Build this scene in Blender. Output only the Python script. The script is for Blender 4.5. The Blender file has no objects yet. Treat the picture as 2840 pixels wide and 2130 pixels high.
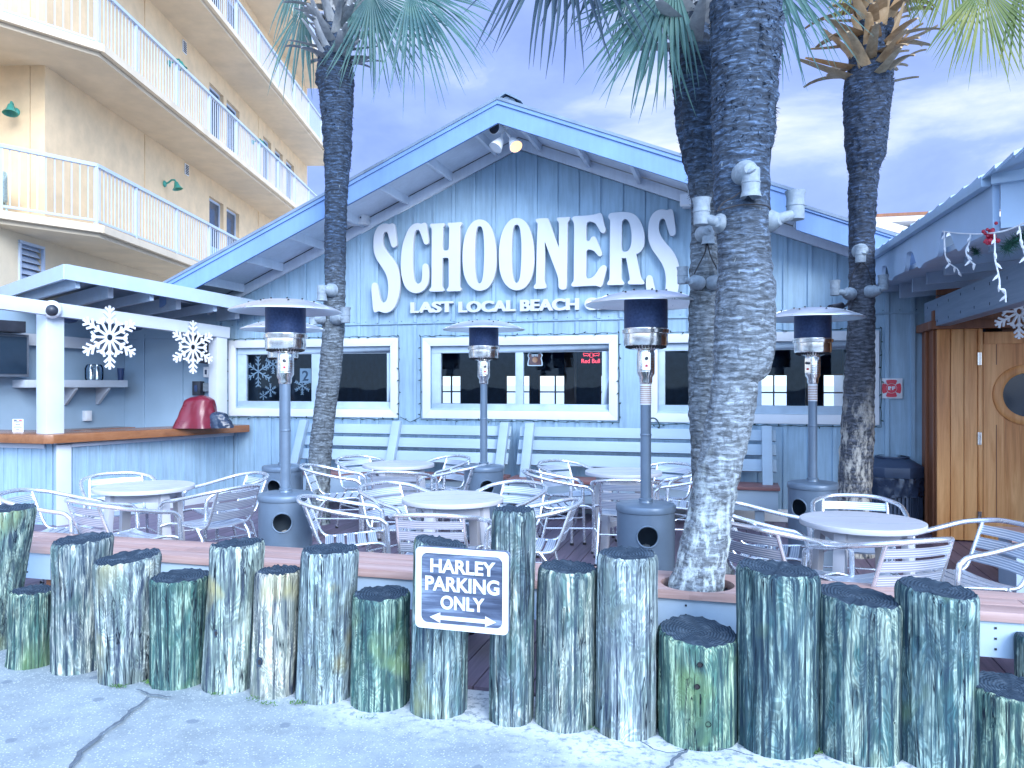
import bpy, bmesh, math, random
from mathutils import Vector, Matrix, noise as mnoise
random.seed(7)
R = math.radians
PI = math.pi
scene = bpy.context.scene

# ------------------------------------------------------------------ camera
EYE = 1.6
YAW = R(15.6)
FOC = 2200.0            # focal length in pixels of a 2840 px wide frame
cam_data = bpy.data.cameras.new('camera')
cam_data.sensor_width = 36.0
cam_data.lens = 36.0 * FOC / 2840.0
cam_data.clip_start = 0.05
cam_data.clip_end = 3000
cam = bpy.data.objects.new('camera', cam_data)
scene.collection.objects.link(cam)
cam.location = (0, 0, EYE)
cam.rotation_euler = (R(90), 0, YAW)
scene.camera = cam

# ------------------------------------------------------------------ sky and sun
SUN_EL, SUN_AZ = R(27), R(142)       # azimuth measured clockwise from +Y
world = bpy.data.worlds.new('World')
scene.world = world
world.use_nodes = True
wn, wl = world.node_tree.nodes, world.node_tree.links
wn.clear()
w_out = wn.new('ShaderNodeOutputWorld')
w_bg = wn.new('ShaderNodeBackground')
w_sky = wn.new('ShaderNodeTexSky')
w_sky.sky_type = 'NISHITA'
w_sky.sun_disc = False
w_sky.sun_elevation = SUN_EL
w_sky.sun_rotation = SUN_AZ
w_sky.air_density = 1.0
w_sky.dust_density = 0.6
w_sky.ozone_density = 6.0
w_tc = wn.new('ShaderNodeTexCoord')
w_map = wn.new('ShaderNodeMapping')
w_map.inputs['Scale'].default_value = (1.0, 1.0, 2.6)
w_noise = wn.new('ShaderNodeTexNoise')
w_noise.inputs['Scale'].default_value = 2.3
w_noise.inputs['Detail'].default_value = 8
w_noise.inputs['Roughness'].default_value = 0.55
w_noise.inputs['Distortion'].default_value = 0.35
w_ramp = wn.new('ShaderNodeValToRGB')
w_ramp.color_ramp.elements[0].position = 0.40
w_ramp.color_ramp.elements[1].position = 0.66
w_ramp.color_ramp.elements.new(0.5); w_ramp.color_ramp.elements.new(0.6)
for e_, (p_, c_) in zip(w_ramp.color_ramp.elements, ((.40, (1.12,1.55,3.8)), (.53, (1.6,2.1,4.0)), (.60, (2.7,3.1,4.2)), (.68, (4.2,4.3,4.5)))):
    e_.position = p_; e_.color = (*c_, 1)                # broken cloud over the sea, radiance before the background strength
w_dot = wn.new('ShaderNodeVectorMath'); w_dot.operation = 'DOT_PRODUCT'
w_dot.inputs[1].default_value = (.50, -.82, .28)         # bright cloud bank added behind the viewer, out of view, to light the fronts
w_rng = wn.new('ShaderNodeMapRange'); w_rng.interpolation_type = 'SMOOTHSTEP'
w_rng.inputs['From Min'].default_value = -.15; w_rng.inputs['From Max'].default_value = .75
w_fill = wn.new('ShaderNodeMix'); w_fill.data_type = 'RGBA'
w_fill.inputs[7].default_value = (7.3, 10.6, 16.4, 1)
w_mix = wn.new('ShaderNodeMix'); w_mix.data_type = 'RGBA'; w_mix.inputs[0].default_value = 0.85
wl.new(w_tc.outputs['Generated'], w_map.inputs['Vector'])
wl.new(w_map.outputs['Vector'], w_noise.inputs['Vector'])
wl.new(w_noise.outputs['Fac'], w_ramp.inputs['Fac'])
wl.new(w_tc.outputs['Generated'], w_dot.inputs[0]); wl.new(w_dot.outputs['Value'], w_rng.inputs['Value'])
wl.new(w_rng.outputs[0], w_fill.inputs[0]); wl.new(w_ramp.outputs['Color'], w_fill.inputs[6])
wl.new(w_fill.outputs[2], w_mix.inputs[7])
wl.new(w_sky.outputs['Color'], w_mix.inputs[6])
w_sep = wn.new('ShaderNodeSeparateXYZ'); wl.new(w_tc.outputs['Generated'], w_sep.inputs[0])
w_hz = wn.new('ShaderNodeMapRange'); w_hz.interpolation_type = 'SMOOTHSTEP'      # pale glare low over the sea
w_hz.inputs['From Min'].default_value = .12; w_hz.inputs['From Max'].default_value = .0
wl.new(w_sep.outputs[2], w_hz.inputs['Value'])
w_glare = wn.new('ShaderNodeMix'); w_glare.data_type = 'RGBA'; w_glare.inputs[7].default_value = (6.0, 6.6, 7.4, 1)
wl.new(w_hz.outputs[0], w_glare.inputs[0]); wl.new(w_mix.outputs[2], w_glare.inputs[6])
wl.new(w_glare.outputs[2], w_bg.inputs['Color'])
w_bg.inputs['Strength'].default_value = 0.11
wl.new(w_bg.outputs['Background'], w_out.inputs['Surface'])

sun_data = bpy.data.lights.new('sun', 'SUN')
sun_data.energy = 1.55
sun_data.angle = R(30)
sun_data.color = (0.94, 0.97, 1.0)
sun = bpy.data.objects.new('sun', sun_data)
scene.collection.objects.link(sun)
sun_dir = Vector((math.sin(SUN_AZ) * math.cos(SUN_EL), math.cos(SUN_AZ) * math.cos(SUN_EL), math.sin(SUN_EL)))
sun.rotation_euler = sun_dir.to_track_quat('Z', 'Y').to_euler()

scene.view_settings.view_transform = 'Standard'
scene.view_settings.look = 'None'
scene.view_settings.gamma = 1.0
scene.view_settings.exposure = 1.4
scene.cycles.max_bounces = 8
scene.cycles.transparent_max_bounces = 12
scene.cycles.caustics_reflective = False
scene.cycles.caustics_refractive = False

# ------------------------------------------------------------------ measuring helpers: a direction seen from the eye, met with a real plane
FW = Vector((-math.sin(YAW), math.cos(YAW), 0))
RT = Vector((math.cos(YAW), math.sin(YAW), 0))
UP = Vector((0, 0, 1))
O = Vector((0, 0, EYE))
def ray(px, py):
    return FW + RT * ((px - 1420) / FOC) + UP * ((1065 - py) / FOC)
def onY(px, py, Y):
    d = ray(px, py); return O + d * (Y / d.y)
def onX(px, py, X):
    d = ray(px, py); return O + d * (X / d.x)
def onZ(px, py, z):
    d = ray(px, py); return O + d * ((z - EYE) / d.z)
def atD(px, py, D):
    return O + ray(px, py) * D
def cw(lat, depth, z=0.0):          # lateral / depth along the view axis -> world
    v = RT * lat + FW * depth
    return Vector((v.x, v.y, z))

# ------------------------------------------------------------------ mesh collector
class G:
    def __init__(s):
        s.v = []; s.f = []; s.m = []; s.sm = []
    def add(s, vs, fs, m=0, sm=False):
        b = len(s.v)
        s.v += [tuple(v) for v in vs]
        for f in fs:
            s.f.append(tuple(b + i for i in f)); s.m.append(m); s.sm.append(sm)
    def bx(s, x0, x1, y0, y1, z0, z1, m=0):
        s.add([(x0,y0,z0),(x1,y0,z0),(x1,y1,z0),(x0,y1,z0),(x0,y0,z1),(x1,y0,z1),(x1,y1,z1),(x0,y1,z1)],
              [(0,3,2,1),(4,5,6,7),(0,1,5,4),(1,2,6,5),(2,3,7,6),(3,0,4,7)], m)
    def obx(s, c, ax, ay, az, sx, sy, sz, m=0):      # oriented box, full sizes
        c = Vector(c); ax = Vector(ax).normalized()*sx/2; ay = Vector(ay).normalized()*sy/2; az = Vector(az).normalized()*sz/2
        vs = [c+i*ax+j*ay+k*az for k in (-1,1) for j in (-1,1) for i in (-1,1)]
        s.add(vs, [(0,2,3,1),(4,5,7,6),(0,1,5,4),(1,3,7,5),(3,2,6,7),(2,0,4,6)], m)
    def bar(s, a, b, w, h, up=(0,0,1), m=0):         # box from a to b, width w, height h
        a = Vector(a); b = Vector(b); d = b-a
        side = d.cross(Vector(up))
        if side.length < 1e-6: side = d.cross(Vector((1,0,0)))
        s.obx((a+b)/2, d, side, side.cross(d), d.length, w, h, m)
    def tube(s, pts, r, n=8, m=0, closed=False, cap=True, sm=True):
        pts = [Vector(p) for p in pts]; N = len(pts)
        rs = r if isinstance(r, (list, tuple)) else [r]*N
        rings = []; prev = None
        for i, p in enumerate(pts):
            if closed: t = pts[(i+1)%N]-pts[(i-1)%N]
            else: t = pts[min(i+1,N-1)]-pts[max(i-1,0)]
            if t.length < 1e-9: t = Vector((0,0,1))
            t.normalize()
            if prev is None:
                u = t.orthogonal().normalized()
            else:
                u = prev - t*prev.dot(t)
                u = u.normalized() if u.length > 1e-6 else t.orthogonal().normalized()
            prev = u; w = t.cross(u)
            rings.append([p+(u*math.cos(2*PI*k/n)+w*math.sin(2*PI*k/n))*rs[i] for k in range(n)])
        vs = [v for rg in rings for v in rg]; fs = []
        L = N if closed else N-1
        for i in range(L):
            a = i*n; b = ((i+1)%N)*n
            for k in range(n):
                fs.append((a+k, a+(k+1)%n, b+(k+1)%n, b+k))
        s.add(vs, fs, m, sm)
        if cap and not closed:
            s.add(rings[0], [tuple(range(n-1,-1,-1))], m); s.add(rings[-1], [tuple(range(n))], m)
    def lathe(s, prof, c=(0,0,0), n=32, m=0, sm=True, axis=None):
        c = Vector(c); M = Matrix.Identity(3)
        if axis is not None: M = Vector((0,0,1)).rotation_difference(Vector(axis)).to_matrix()
        vs = []
        for r, z in prof:
            for k in range(n):
                vs.append(c + M @ Vector((r*math.cos(2*PI*k/n), r*math.sin(2*PI*k/n), z)))
        fs = []
        for i in range(len(prof)-1):
            for k in range(n):
                fs.append((i*n+k, i*n+(k+1)%n, (i+1)*n+(k+1)%n, (i+1)*n+k))
        s.add(vs, fs, m, sm)
    def disc(s, c, r, axis=(0,0,1), n=32, m=0):
        M = Vector((0,0,1)).rotation_difference(Vector(axis)).to_matrix(); c = Vector(c)
        s.add([c+M@Vector((r*math.cos(2*PI*k/n), r*math.sin(2*PI*k/n),0)) for k in range(n)], [tuple(range(n))], m)
    def ball(s, c, r, n=10, m=0, sc=(1,1,1)):
        prof = [(math.sin(PI*i/n)*1.0+1e-4, -math.cos(PI*i/n)) for i in range(n+1)]
        vs = []; c = Vector(c); k2 = n+4
        for a, z in prof:
            for k in range(k2):
                vs.append(c+Vector((a*math.cos(2*PI*k/k2)*r*sc[0], a*math.sin(2*PI*k/k2)*r*sc[1], z*r*sc[2])))
        fs = []
        for i in range(n):
            for k in range(k2):
                fs.append((i*k2+k, i*k2+(k+1)%k2, (i+1)*k2+(k+1)%k2, (i+1)*k2+k))
        s.add(vs, fs, m, True)
    def prism(s, poly, d, m=0):                      # simple planar polygon (3D points) pushed along d
        poly = [Vector(p) for p in poly]; d = Vector(d); n = len(poly)
        s.add(poly, [tuple(range(n))], m)
        s.add([p+d for p in poly], [tuple(range(n-1,-1,-1))], m)
        vs = poly+[p+d for p in poly]
        s.add(vs, [(i, i+n, (i+1)%n+n, (i+1)%n) for i in range(n)], m)
    def quad(s, a, b, c, d, m=0):
        s.add([a,b,c,d], [(0,1,2,3)], m)

def mesh_from(g, name, mats, off=(0,0,0), bevel=0.0, fixn=True):
    me = bpy.data.meshes.new(name)
    o = Vector(off)
    me.from_pydata([tuple(Vector(v)-o) for v in g.v], [], g.f)
    for m in (mats if isinstance(mats, (list, tuple)) else [mats]): me.materials.append(m)
    me.polygons.foreach_set('material_index', g.m)
    me.polygons.foreach_set('use_smooth', g.sm)
    bm = bmesh.new(); bm.from_mesh(me)
    if bevel > 0:
        bmesh.ops.remove_doubles(bm, verts=bm.verts, dist=1e-5)
    if fixn: bmesh.ops.recalc_face_normals(bm, faces=bm.faces)
    if bevel > 0:
        es = [e for e in bm.edges if len(e.link_faces) == 2 and e.calc_face_angle(0) > R(35)]
        bmesh.ops.bevel(bm, geom=es, offset=bevel, segments=2, profile=0.6, affect='EDGES', clamp_overlap=True)
    bm.to_mesh(me); bm.free()
    me.set_sharp_from_angle(angle=R(48))
    return me

def wloc(o):
    p = Vector((0,0,0))
    while o is not None:
        p = p + o.location; o = o.parent
    return p

def obj(name, g, mats, parent=None, bevel=0.0, world=True, label=None, fixn=True):
    off = wloc(parent) if (parent is not None and world) else Vector((0,0,0))
    me = g if isinstance(g, bpy.types.Mesh) else mesh_from(g, name, mats, off, bevel, fixn)
    ob = bpy.data.objects.new(name, me)
    scene.collection.objects.link(ob)
    if parent is not None: ob.parent = parent
    if label: ob['label'] = label
    return ob

def thing(name, label, cat, loc=(0,0,0), rz=0.0, group=None):
    e = bpy.data.objects.new(name, None)
    e.empty_display_size = 0.2
    scene.collection.objects.link(e)
    e.location = loc; e.rotation_euler = (0,0,rz)
    e['label'] = label; e['category'] = cat
    if group: e['group'] = group
    return e

def tag(o, label, cat, group=None):
    o['label'] = label; o['category'] = cat
    if group: o['group'] = group
    return o

def single(name, g, mats, label, cat, loc=(0,0,0), group=None, bevel=0.0):   # a thing that is one mesh (built in world space, origin at loc)
    me = mesh_from(g, name, mats, loc, bevel)
    ob = bpy.data.objects.new(name, me)
    scene.collection.objects.link(ob)
    ob.location = loc
    return tag(ob, label, cat, group)

def structure(name, g, mats):
    o = obj(name, g, mats); o['kind'] = 'structure'
    return o

def dup(root, loc, rz, label, group=None):
    r = root.copy(); scene.collection.objects.link(r)
    r.location = loc; r.rotation_euler = (0,0,rz); r['label'] = label
    if group: r['group'] = group
    for ch in list(root.children):
        c = ch.copy(); scene.collection.objects.link(c); c.parent = r
        for gc in list(ch.children):
            d = gc.copy(); scene.collection.objects.link(d); d.parent = c
    return r

def catmull(p, k=4, closed=True):
    n = len(p); out = []
    for i in range(n if closed else n-1):
        g = (lambda j: p[j % n]) if closed else (lambda j: p[max(0, min(n-1, j))])
        p0, p1, p2, p3 = (Vector(g(i-1)), Vector(g(i)), Vector(g(i+1)), Vector(g(i+2)))
        for t in range(k):
            t = t/k
            out.append(0.5*((2*p1)+(p2-p0)*t+(2*p0-5*p1+4*p2-p3)*t*t+(3*p1-p0-3*p2+p3)*t**3))
    if not closed: out.append(Vector(p[-1]))
    return out

def outline_mesh(name, loops, thick, bevel=0.0):     # filled outline with holes, in XY, extruded both ways
    cu = bpy.data.curves.new(name, 'CURVE'); cu.dimensions = '2D'; cu.fill_mode = 'BOTH'
    cu.extrude = thick/2; cu.bevel_depth = bevel; cu.bevel_resolution = 1
    for lp in loops:
        sp = cu.splines.new('POLY'); sp.points.add(len(lp)-1)
        for q, p in zip(sp.points, lp): q.co = (p[0], p[1], 0, 1)
        sp.use_cyclic_u = True
    return curve_to_mesh(cu, name)
def curve_to_mesh(cu, name):
    t = bpy.data.objects.new('tmp', cu); scene.collection.objects.link(t)
    dg = bpy.context.evaluated_depsgraph_get(); dg.update()
    me = bpy.data.meshes.new_from_object(t.evaluated_get(dg))
    me.name = name
    bpy.data.objects.remove(t); bpy.data.curves.remove(cu)
    return me
def text_mesh(name, s, bold=0.0, thick=0.02):
    cu = bpy.data.curves.new(name, 'FONT'); cu.body = s
    cu.offset = bold; cu.extrude = thick
    return curve_to_mesh(cu, name)
def plane_place(me, o, ux, uy, box=None):
    """lay an XY mesh on the plane (o, ux, uy); box = (x0,x1,y0,y1) fits it to that rectangle, in metres"""
    o, ux, uy = Vector(o), Vector(ux).normalized(), Vector(uy).normalized(); uz = ux.cross(uy)
    xs = [v.co.x for v in me.vertices]; ys = [v.co.y for v in me.vertices]
    ax, bx_, ay, by = min(xs), max(xs), min(ys), max(ys)
    for v in me.vertices:
        x, y, z = v.co
        if box:
            x = box[0]+(x-ax)/(bx_-ax)*(box[1]-box[0]); y = box[2]+(y-ay)/(by-ay)*(box[3]-box[2])
        v.co = o+ux*x+uy*y+uz*z
    me.update()
    return me
def mesh_into(g, me, m=0):
    g.add([v.co.copy() for v in me.vertices], [tuple(p.vertices) for p in me.polygons], m)
    bpy.data.meshes.remove(me)

# ------------------------------------------------------------------ materials
def nt(name):
    m = bpy.data.materials.new(name); m.use_nodes = True
    n = m.node_tree.nodes; n.clear()
    out = n.new('ShaderNodeOutputMaterial'); b = n.new('ShaderNodeBsdfPrincipled')
    m.node_tree.links.new(b.outputs[0], out.inputs[0])
    return m, n, m.node_tree.links, b, out
def coords(n, l, scale=(1,1,1), kind='Object', rnd=True):
    tc = n.new('ShaderNodeTexCoord'); mp = n.new('ShaderNodeMapping'); mp.inputs['Scale'].default_value = scale
    l.new(tc.outputs[kind], mp.inputs['Vector'])
    if rnd:
        oi = n.new('ShaderNodeObjectInfo'); mu = n.new('ShaderNodeMath'); mu.operation = 'MULTIPLY'; mu.inputs[1].default_value = 37.0
        cb = n.new('ShaderNodeCombineXYZ')
        l.new(oi.outputs['Random'], mu.inputs[0])
        for k in range(3): l.new(mu.outputs[0], cb.inputs[k])
        l.new(cb.outputs[0], mp.inputs['Location'])
    return mp.outputs['Vector']
def noise(n, l, vec, scale=5, detail=5, rough=.55, dist=0.0):
    t = n.new('ShaderNodeTexNoise'); t.inputs['Scale'].default_value = scale; t.inputs['Detail'].default_value = detail
    t.inputs['Roughness'].default_value = rough; t.inputs['Distortion'].default_value = dist
    l.new(vec, t.inputs['Vector']); return t.outputs['Fac']
def ramp(n, l, fac, stops):
    r = n.new('ShaderNodeValToRGB'); e = r.color_ramp.elements
    while len(e) < len(stops): e.new(0.5)
    for q, (p, c) in zip(e, stops):
        q.position = p; q.color = (c[0], c[1], c[2], 1) if hasattr(c, '__len__') else (c, c, c, 1)
    l.new(fac, r.inputs['Fac']); return r.outputs['Color']
def mixc(n, l, fac, a, b, mode='MIX'):
    x = n.new('ShaderNodeMix'); x.data_type = 'RGBA'; x.blend_type = mode
    for sock, v in ((x.inputs[0], fac), (x.inputs[6], a), (x.inputs[7], b)):
        if isinstance(v, (int, float)): sock.default_value = v
        elif isinstance(v, (tuple, list)): sock.default_value = (v[0], v[1], v[2], 1)
        else: l.new(v, sock)
    return x.outputs[2]
def bump(n, l, b, h, strength=.3, dist=.01):
    bp = n.new('ShaderNodeBump'); bp.inputs['Strength'].default_value = strength; bp.inputs['Distance'].default_value = dist
    l.new(h, bp.inputs['Height']); l.new(bp.outputs[0], b.inputs['Normal']); return bp
def plain(name, c, rough=.5, metal=0.0, var=.12, scale=6, stretch=(1,1,1), bmp=0.0, bs=60, emit=None, rnd=True, spec=None):
    m, n, l, b, out = nt(name)
    v = coords(n, l, stretch, rnd=rnd)
    f = noise(n, l, v, scale, 6, .6)
    d = tuple(x*(1-var) for x in c); u = tuple(min(1, x*(1+var)) for x in c)
    l.new(ramp(n, l, f, [(.3, d), (.7, u)]), b.inputs['Base Color'])
    rr = ramp(n, l, f, [(.3, max(0, rough-.08)), (.7, min(1, rough+.08))]); l.new(rr, b.inputs['Roughness'])
    b.inputs['Metallic'].default_value = metal
    if spec is not None: b.inputs['Specular IOR Level'].default_value = spec
    if bmp > 0: bump(n, l, b, noise(n, l, v, bs, 4, .6), bmp, .004)
    if emit:
        b.inputs['Emission Color'].default_value = (*emit[0], 1); b.inputs['Emission Strength'].default_value = emit[1]
    return m
def grain_wood(name, stops, rough=.5, along='x', fine=38, stretch=.06, knots=True, bmp=.15):
    m, n, l, b, out = nt(name)
    sc = {'x': (stretch,1,1), 'y': (1,stretch,1), 'z': (1,1,stretch)}[along]
    v = coords(n, l, sc)
    f1 = noise(n, l, v, fine, 6, .65, .6); f2 = noise(n, l, v, fine*.22, 3, .5, .4)
    mx = n.new('ShaderNodeMath'); mx.operation = 'MULTIPLY_ADD'; mx.inputs[1].default_value = .5
    l.new(f1, mx.inputs[0]); hf = n.new('ShaderNodeMath'); hf.operation = 'MULTIPLY'; hf.inputs[1].default_value = .5
    l.new(f2, hf.inputs[0]); l.new(hf.outputs[0], mx.inputs[2])
    l.new(ramp(n, l, mx.outputs[0], stops), b.inputs['Base Color'])
    b.inputs['Roughness'].default_value = rough
    bump(n, l, b, f1, bmp, .003)
    return m

def facade_paint(name, c, streak=.36, bmp=.12):
    m, n, l, b, out = nt(name)
    v = coords(n, l, (1,1,1)); vs = coords(n, l, (1,1,.08))
    f = noise(n, l, v, 1.3, 6, .6); s_ = noise(n, l, vs, 26, 5, .6)
    base = ramp(n, l, f, [(.3, tuple(x*.83 for x in c)), (.7, tuple(min(1,x*1.1) for x in c))])
    st = ramp(n, l, s_, [(.35, 1-streak*.5), (.6, 1.0)])
    l.new(mixc(n, l, 1.0, base, st, 'MULTIPLY'), b.inputs['Base Color'])
    b.inputs['Roughness'].default_value = .55
    bump(n, l, b, s_, bmp, .003)
    return m

M = {}
M['wall'] = facade_paint('blue_grey_siding_paint', (.32,.475,.61))
M['soffit'] = facade_paint('soffit_paint', (.76,.83,.92), .1)
M['frieze'] = facade_paint('frieze_paint', (.70,.77,.86), .12)
M['fascia'] = facade_paint('fascia_paint', (.19,.325,.60), .12)
M['white'] = plain('white_trim_paint', (.70,.73,.77), .45, var=.05, scale=3, bmp=.1, bs=30)
M['bar_white'] = plain('bar_white_paint', (.58,.63,.70), .4, var=.06, scale=3, bmp=.1, bs=30)
M['letter'] = plain('sign_white_paint', (.60,.63,.69), .5, var=.04, scale=2)
M['sash'] = plain('grey_blue_sash_paint', (.45,.56,.66), .5, var=.1, bmp=.15, bs=40)
M['roof'] = plain('dull_metal_roof', (.20,.26,.34), .45, .2, var=.2)
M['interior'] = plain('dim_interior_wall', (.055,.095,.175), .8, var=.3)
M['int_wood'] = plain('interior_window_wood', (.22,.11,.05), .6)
M['seat_wood'] = grain_wood('red_brown_plank', [(.3,(.17,.07,.07)),(.55,(.28,.13,.12)),(.75,(.38,.21,.19))], .45, 'x', 40, .05)
M['ledge_wood'] = grain_wood('weathered_red_plank', [(.28,(.30,.17,.15)),(.5,(.46,.30,.27)),(.72,(.62,.46,.43))], .5, 'x', 40, .05)
M['bench'] = plain('bench_grey_paint', (.36,.46,.55), .5, var=.08, scale=4, stretch=(.2,1,1), bmp=.15, bs=50)
M['apron'] = plain('ledge_apron_paint', (.42,.54,.66), .5, var=.12, scale=3, bmp=.1)
M['alu'] = plain('polished_aluminium', (.80,.84,.90), .24, .8, var=.05, scale=20)
M['steel'] = plain('stainless_steel', (.80,.79,.76), .2, 1.0, var=.08, scale=14)
M['hood'] = plain('brushed_hood_aluminium', (.84,.86,.88), .34, .85, var=.05, scale=12)
M['heater'] = plain('heater_grey_enamel', (.14,.195,.265), .36, .2, var=.06, scale=9)
M['mesh_dark'] = plain('dark_burner_screen', (.05,.085,.19), .45, .5, var=.3, scale=60)
M['black'] = plain('black_plastic', (.03,.035,.05), .4, var=.3)
M['rubber'] = plain('black_rubber', (.02,.02,.025), .8)
M['table'] = plain('pale_poly_lumber', (.52,.53,.58), .42, var=.04, scale=4, bmp=.06, bs=80)
M['stucco'] = plain('yellow_stucco', (.74,.545,.335), .85, var=.10, scale=3, bmp=.25, bs=160)
M['stucco_pale'] = plain('pale_stucco', (.74,.60,.42), .85, var=.05, scale=3, bmp=.25, bs=160)  # paler stucco of the ground floor wall
M['slab'] = plain('balcony_slab_paint', (.68,.55,.395), .8, var=.10, scale=2, bmp=.15, bs=90)
M['rail'] = plain('white_aluminium_rail', (.46,.54,.68), .4, .0, var=.04)
M['verdigris'] = plain('green_lamp_enamel', (.05,.30,.24), .4, var=.15)
M['cord'] = plain('dark_green_cord', (.02,.05,.05), .6)
M['white_plastic'] = plain('white_plastic', (.80,.82,.85), .4, var=.04)
M['lamp_grey'] = plain('painted_lamp_grey', (.24,.29,.34), .6, var=.2, scale=40, bmp=.5, bs=220)
M['tarp'] = plain('red_vinyl_tarp', (.17,.012,.028), .32, var=.15, scale=5)
M['bag'] = plain('black_bin_bag', (.025,.04,.075), .25, var=.3)
M['bar_top'] = grain_wood('varnished_bar_plank', [(.25,(.16,.06,.03)),(.5,(.28,.115,.05)),(.75,(.38,.18,.09))], .25, 'y', 30, .07)
M['screen'] = plain('dark_tv_screen', (.02,.04,.07), .12, var=.1)
M['tv_frame'] = plain('grey_tv_bezel', (.14,.17,.22), .4)
M['door_wood'] = grain_wood('varnished_door_wood', [(.22,(.26,.075,.02)),(.42,(.66,.27,.08)),(.60,(.90,.47,.19)),(.8,(.96,.66,.38))], .42, 'z', 26, .06)
M['dark_wood'] = grain_wood('dark_stained_wood', [(.25,(.14,.05,.025)),(.55,(.28,.105,.045)),(.8,(.40,.17,.08))], .5, 'z', 26, .06)
M['beam_wood'] = grain_wood('blue_grey_beam_wood', [(.25,(.15,.22,.32)),(.55,(.27,.36,.47)),(.8,(.36,.46,.57))], .6, 'y', 26, .06)
M['valance'] = plain('pale_blue_valance', (.38,.52,.70), .5, var=.08, scale=2, bmp=.12, bs=40)
M['sheet_metal'] = plain('porch_roof_metal', (.34,.46,.60), .4, .2, var=.1)
M['red_paint'] = plain('red_enamel', (.62,.03,.06), .4, var=.1)
M['red_berry'] = plain('red_bauble', (.36,.012,.04), .3)
M['pine'] = plain('garland_green', (.03,.12,.08), .6, var=.5, scale=30)
M['neon'] = plain('red_neon_tube', (.8,.05,.08), .4, emit=((1.0,.08,.12), .9))
M['bulb_on'] = plain('warm_flood_lens', (.9,.6,.3), .3, emit=((1.0,.45,.15), 1.2))
M['icicle'] = plain('white_light_cord', (.85,.87,.9), .5)
M['navy_cup'] = plain('navy_cup', (.03,.06,.16), .35)
M['paper'] = plain('printed_paper', (.8,.82,.85), .7)
M['ink'] = plain('dark_ink', (.05,.08,.14), .7)
M['steelgrey_ink'] = plain('warm_label_ink', (.35,.16,.08), .6)
M['concrete_step'] = plain('blue_grey_stone', (.36,.42,.48), .8, var=.2, scale=8, bmp=.3, bs=120)

def glass(name, tint=(.75,.85,.9), refl=1.45):
    m, n, l, b, out = nt(name); n.remove(b)
    tr = n.new('ShaderNodeBsdfTransparent'); tr.inputs[0].default_value = (*tint, 1)
    gl = n.new('ShaderNodeBsdfGlossy'); gl.inputs['Roughness'].default_value = .02; gl.inputs['Color'].default_value = (.50,.72,1.0,1)
    fr = n.new('ShaderNodeFresnel'); fr.inputs[0].default_value = refl
    v = coords(n, l); bp = n.new('ShaderNodeBump'); bp.inputs['Strength'].default_value = .04; bp.inputs['Distance'].default_value = .02
    l.new(noise(n, l, v, 2.5, 2), bp.inputs['Height']); l.new(bp.outputs[0], gl.inputs['Normal'])
    mx = n.new('ShaderNodeMixShader'); l.new(fr.outputs[0], mx.inputs[0]); l.new(tr.outputs[0], mx.inputs[1]); l.new(gl.outputs[0], mx.inputs[2])
    l.new(mx.outputs[0], out.inputs[0])
    return m
M['glass'] = glass('window_glass')
M['jar_glass'] = glass('jar_glass', (.95,.97,.98), 1.2)

def ribbed(axis):
    m, n, l, b, out = nt('ribbed_aluminium_slat_'+'xyz'[axis])
    tc = n.new('ShaderNodeTexCoord'); sp = n.new('ShaderNodeSeparateXYZ'); l.new(tc.outputs['Object'], sp.inputs[0])
    k = n.new('ShaderNodeMath'); k.operation = 'MULTIPLY'; k.inputs[1].default_value = 2*PI/.0135; l.new(sp.outputs[axis], k.inputs[0])
    s_ = n.new('ShaderNodeMath'); s_.operation = 'SINE'; l.new(k.outputs[0], s_.inputs[0])
    b.inputs['Base Color'].default_value = (.86,.88,.9,1); b.inputs['Metallic'].default_value = .55; b.inputs['Roughness'].default_value = .32
    col = ramp(n, l, s_.outputs[0], [(.0,(.44,.52,.66)),(.45,(.82,.88,.96))]); l.new(col, b.inputs['Base Color'])
    bump(n, l, b, s_.outputs[0], .35, .002)
    return m
M['ribbed_seat'] = ribbed(0); M['ribbed_back'] = ribbed(2)

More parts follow.
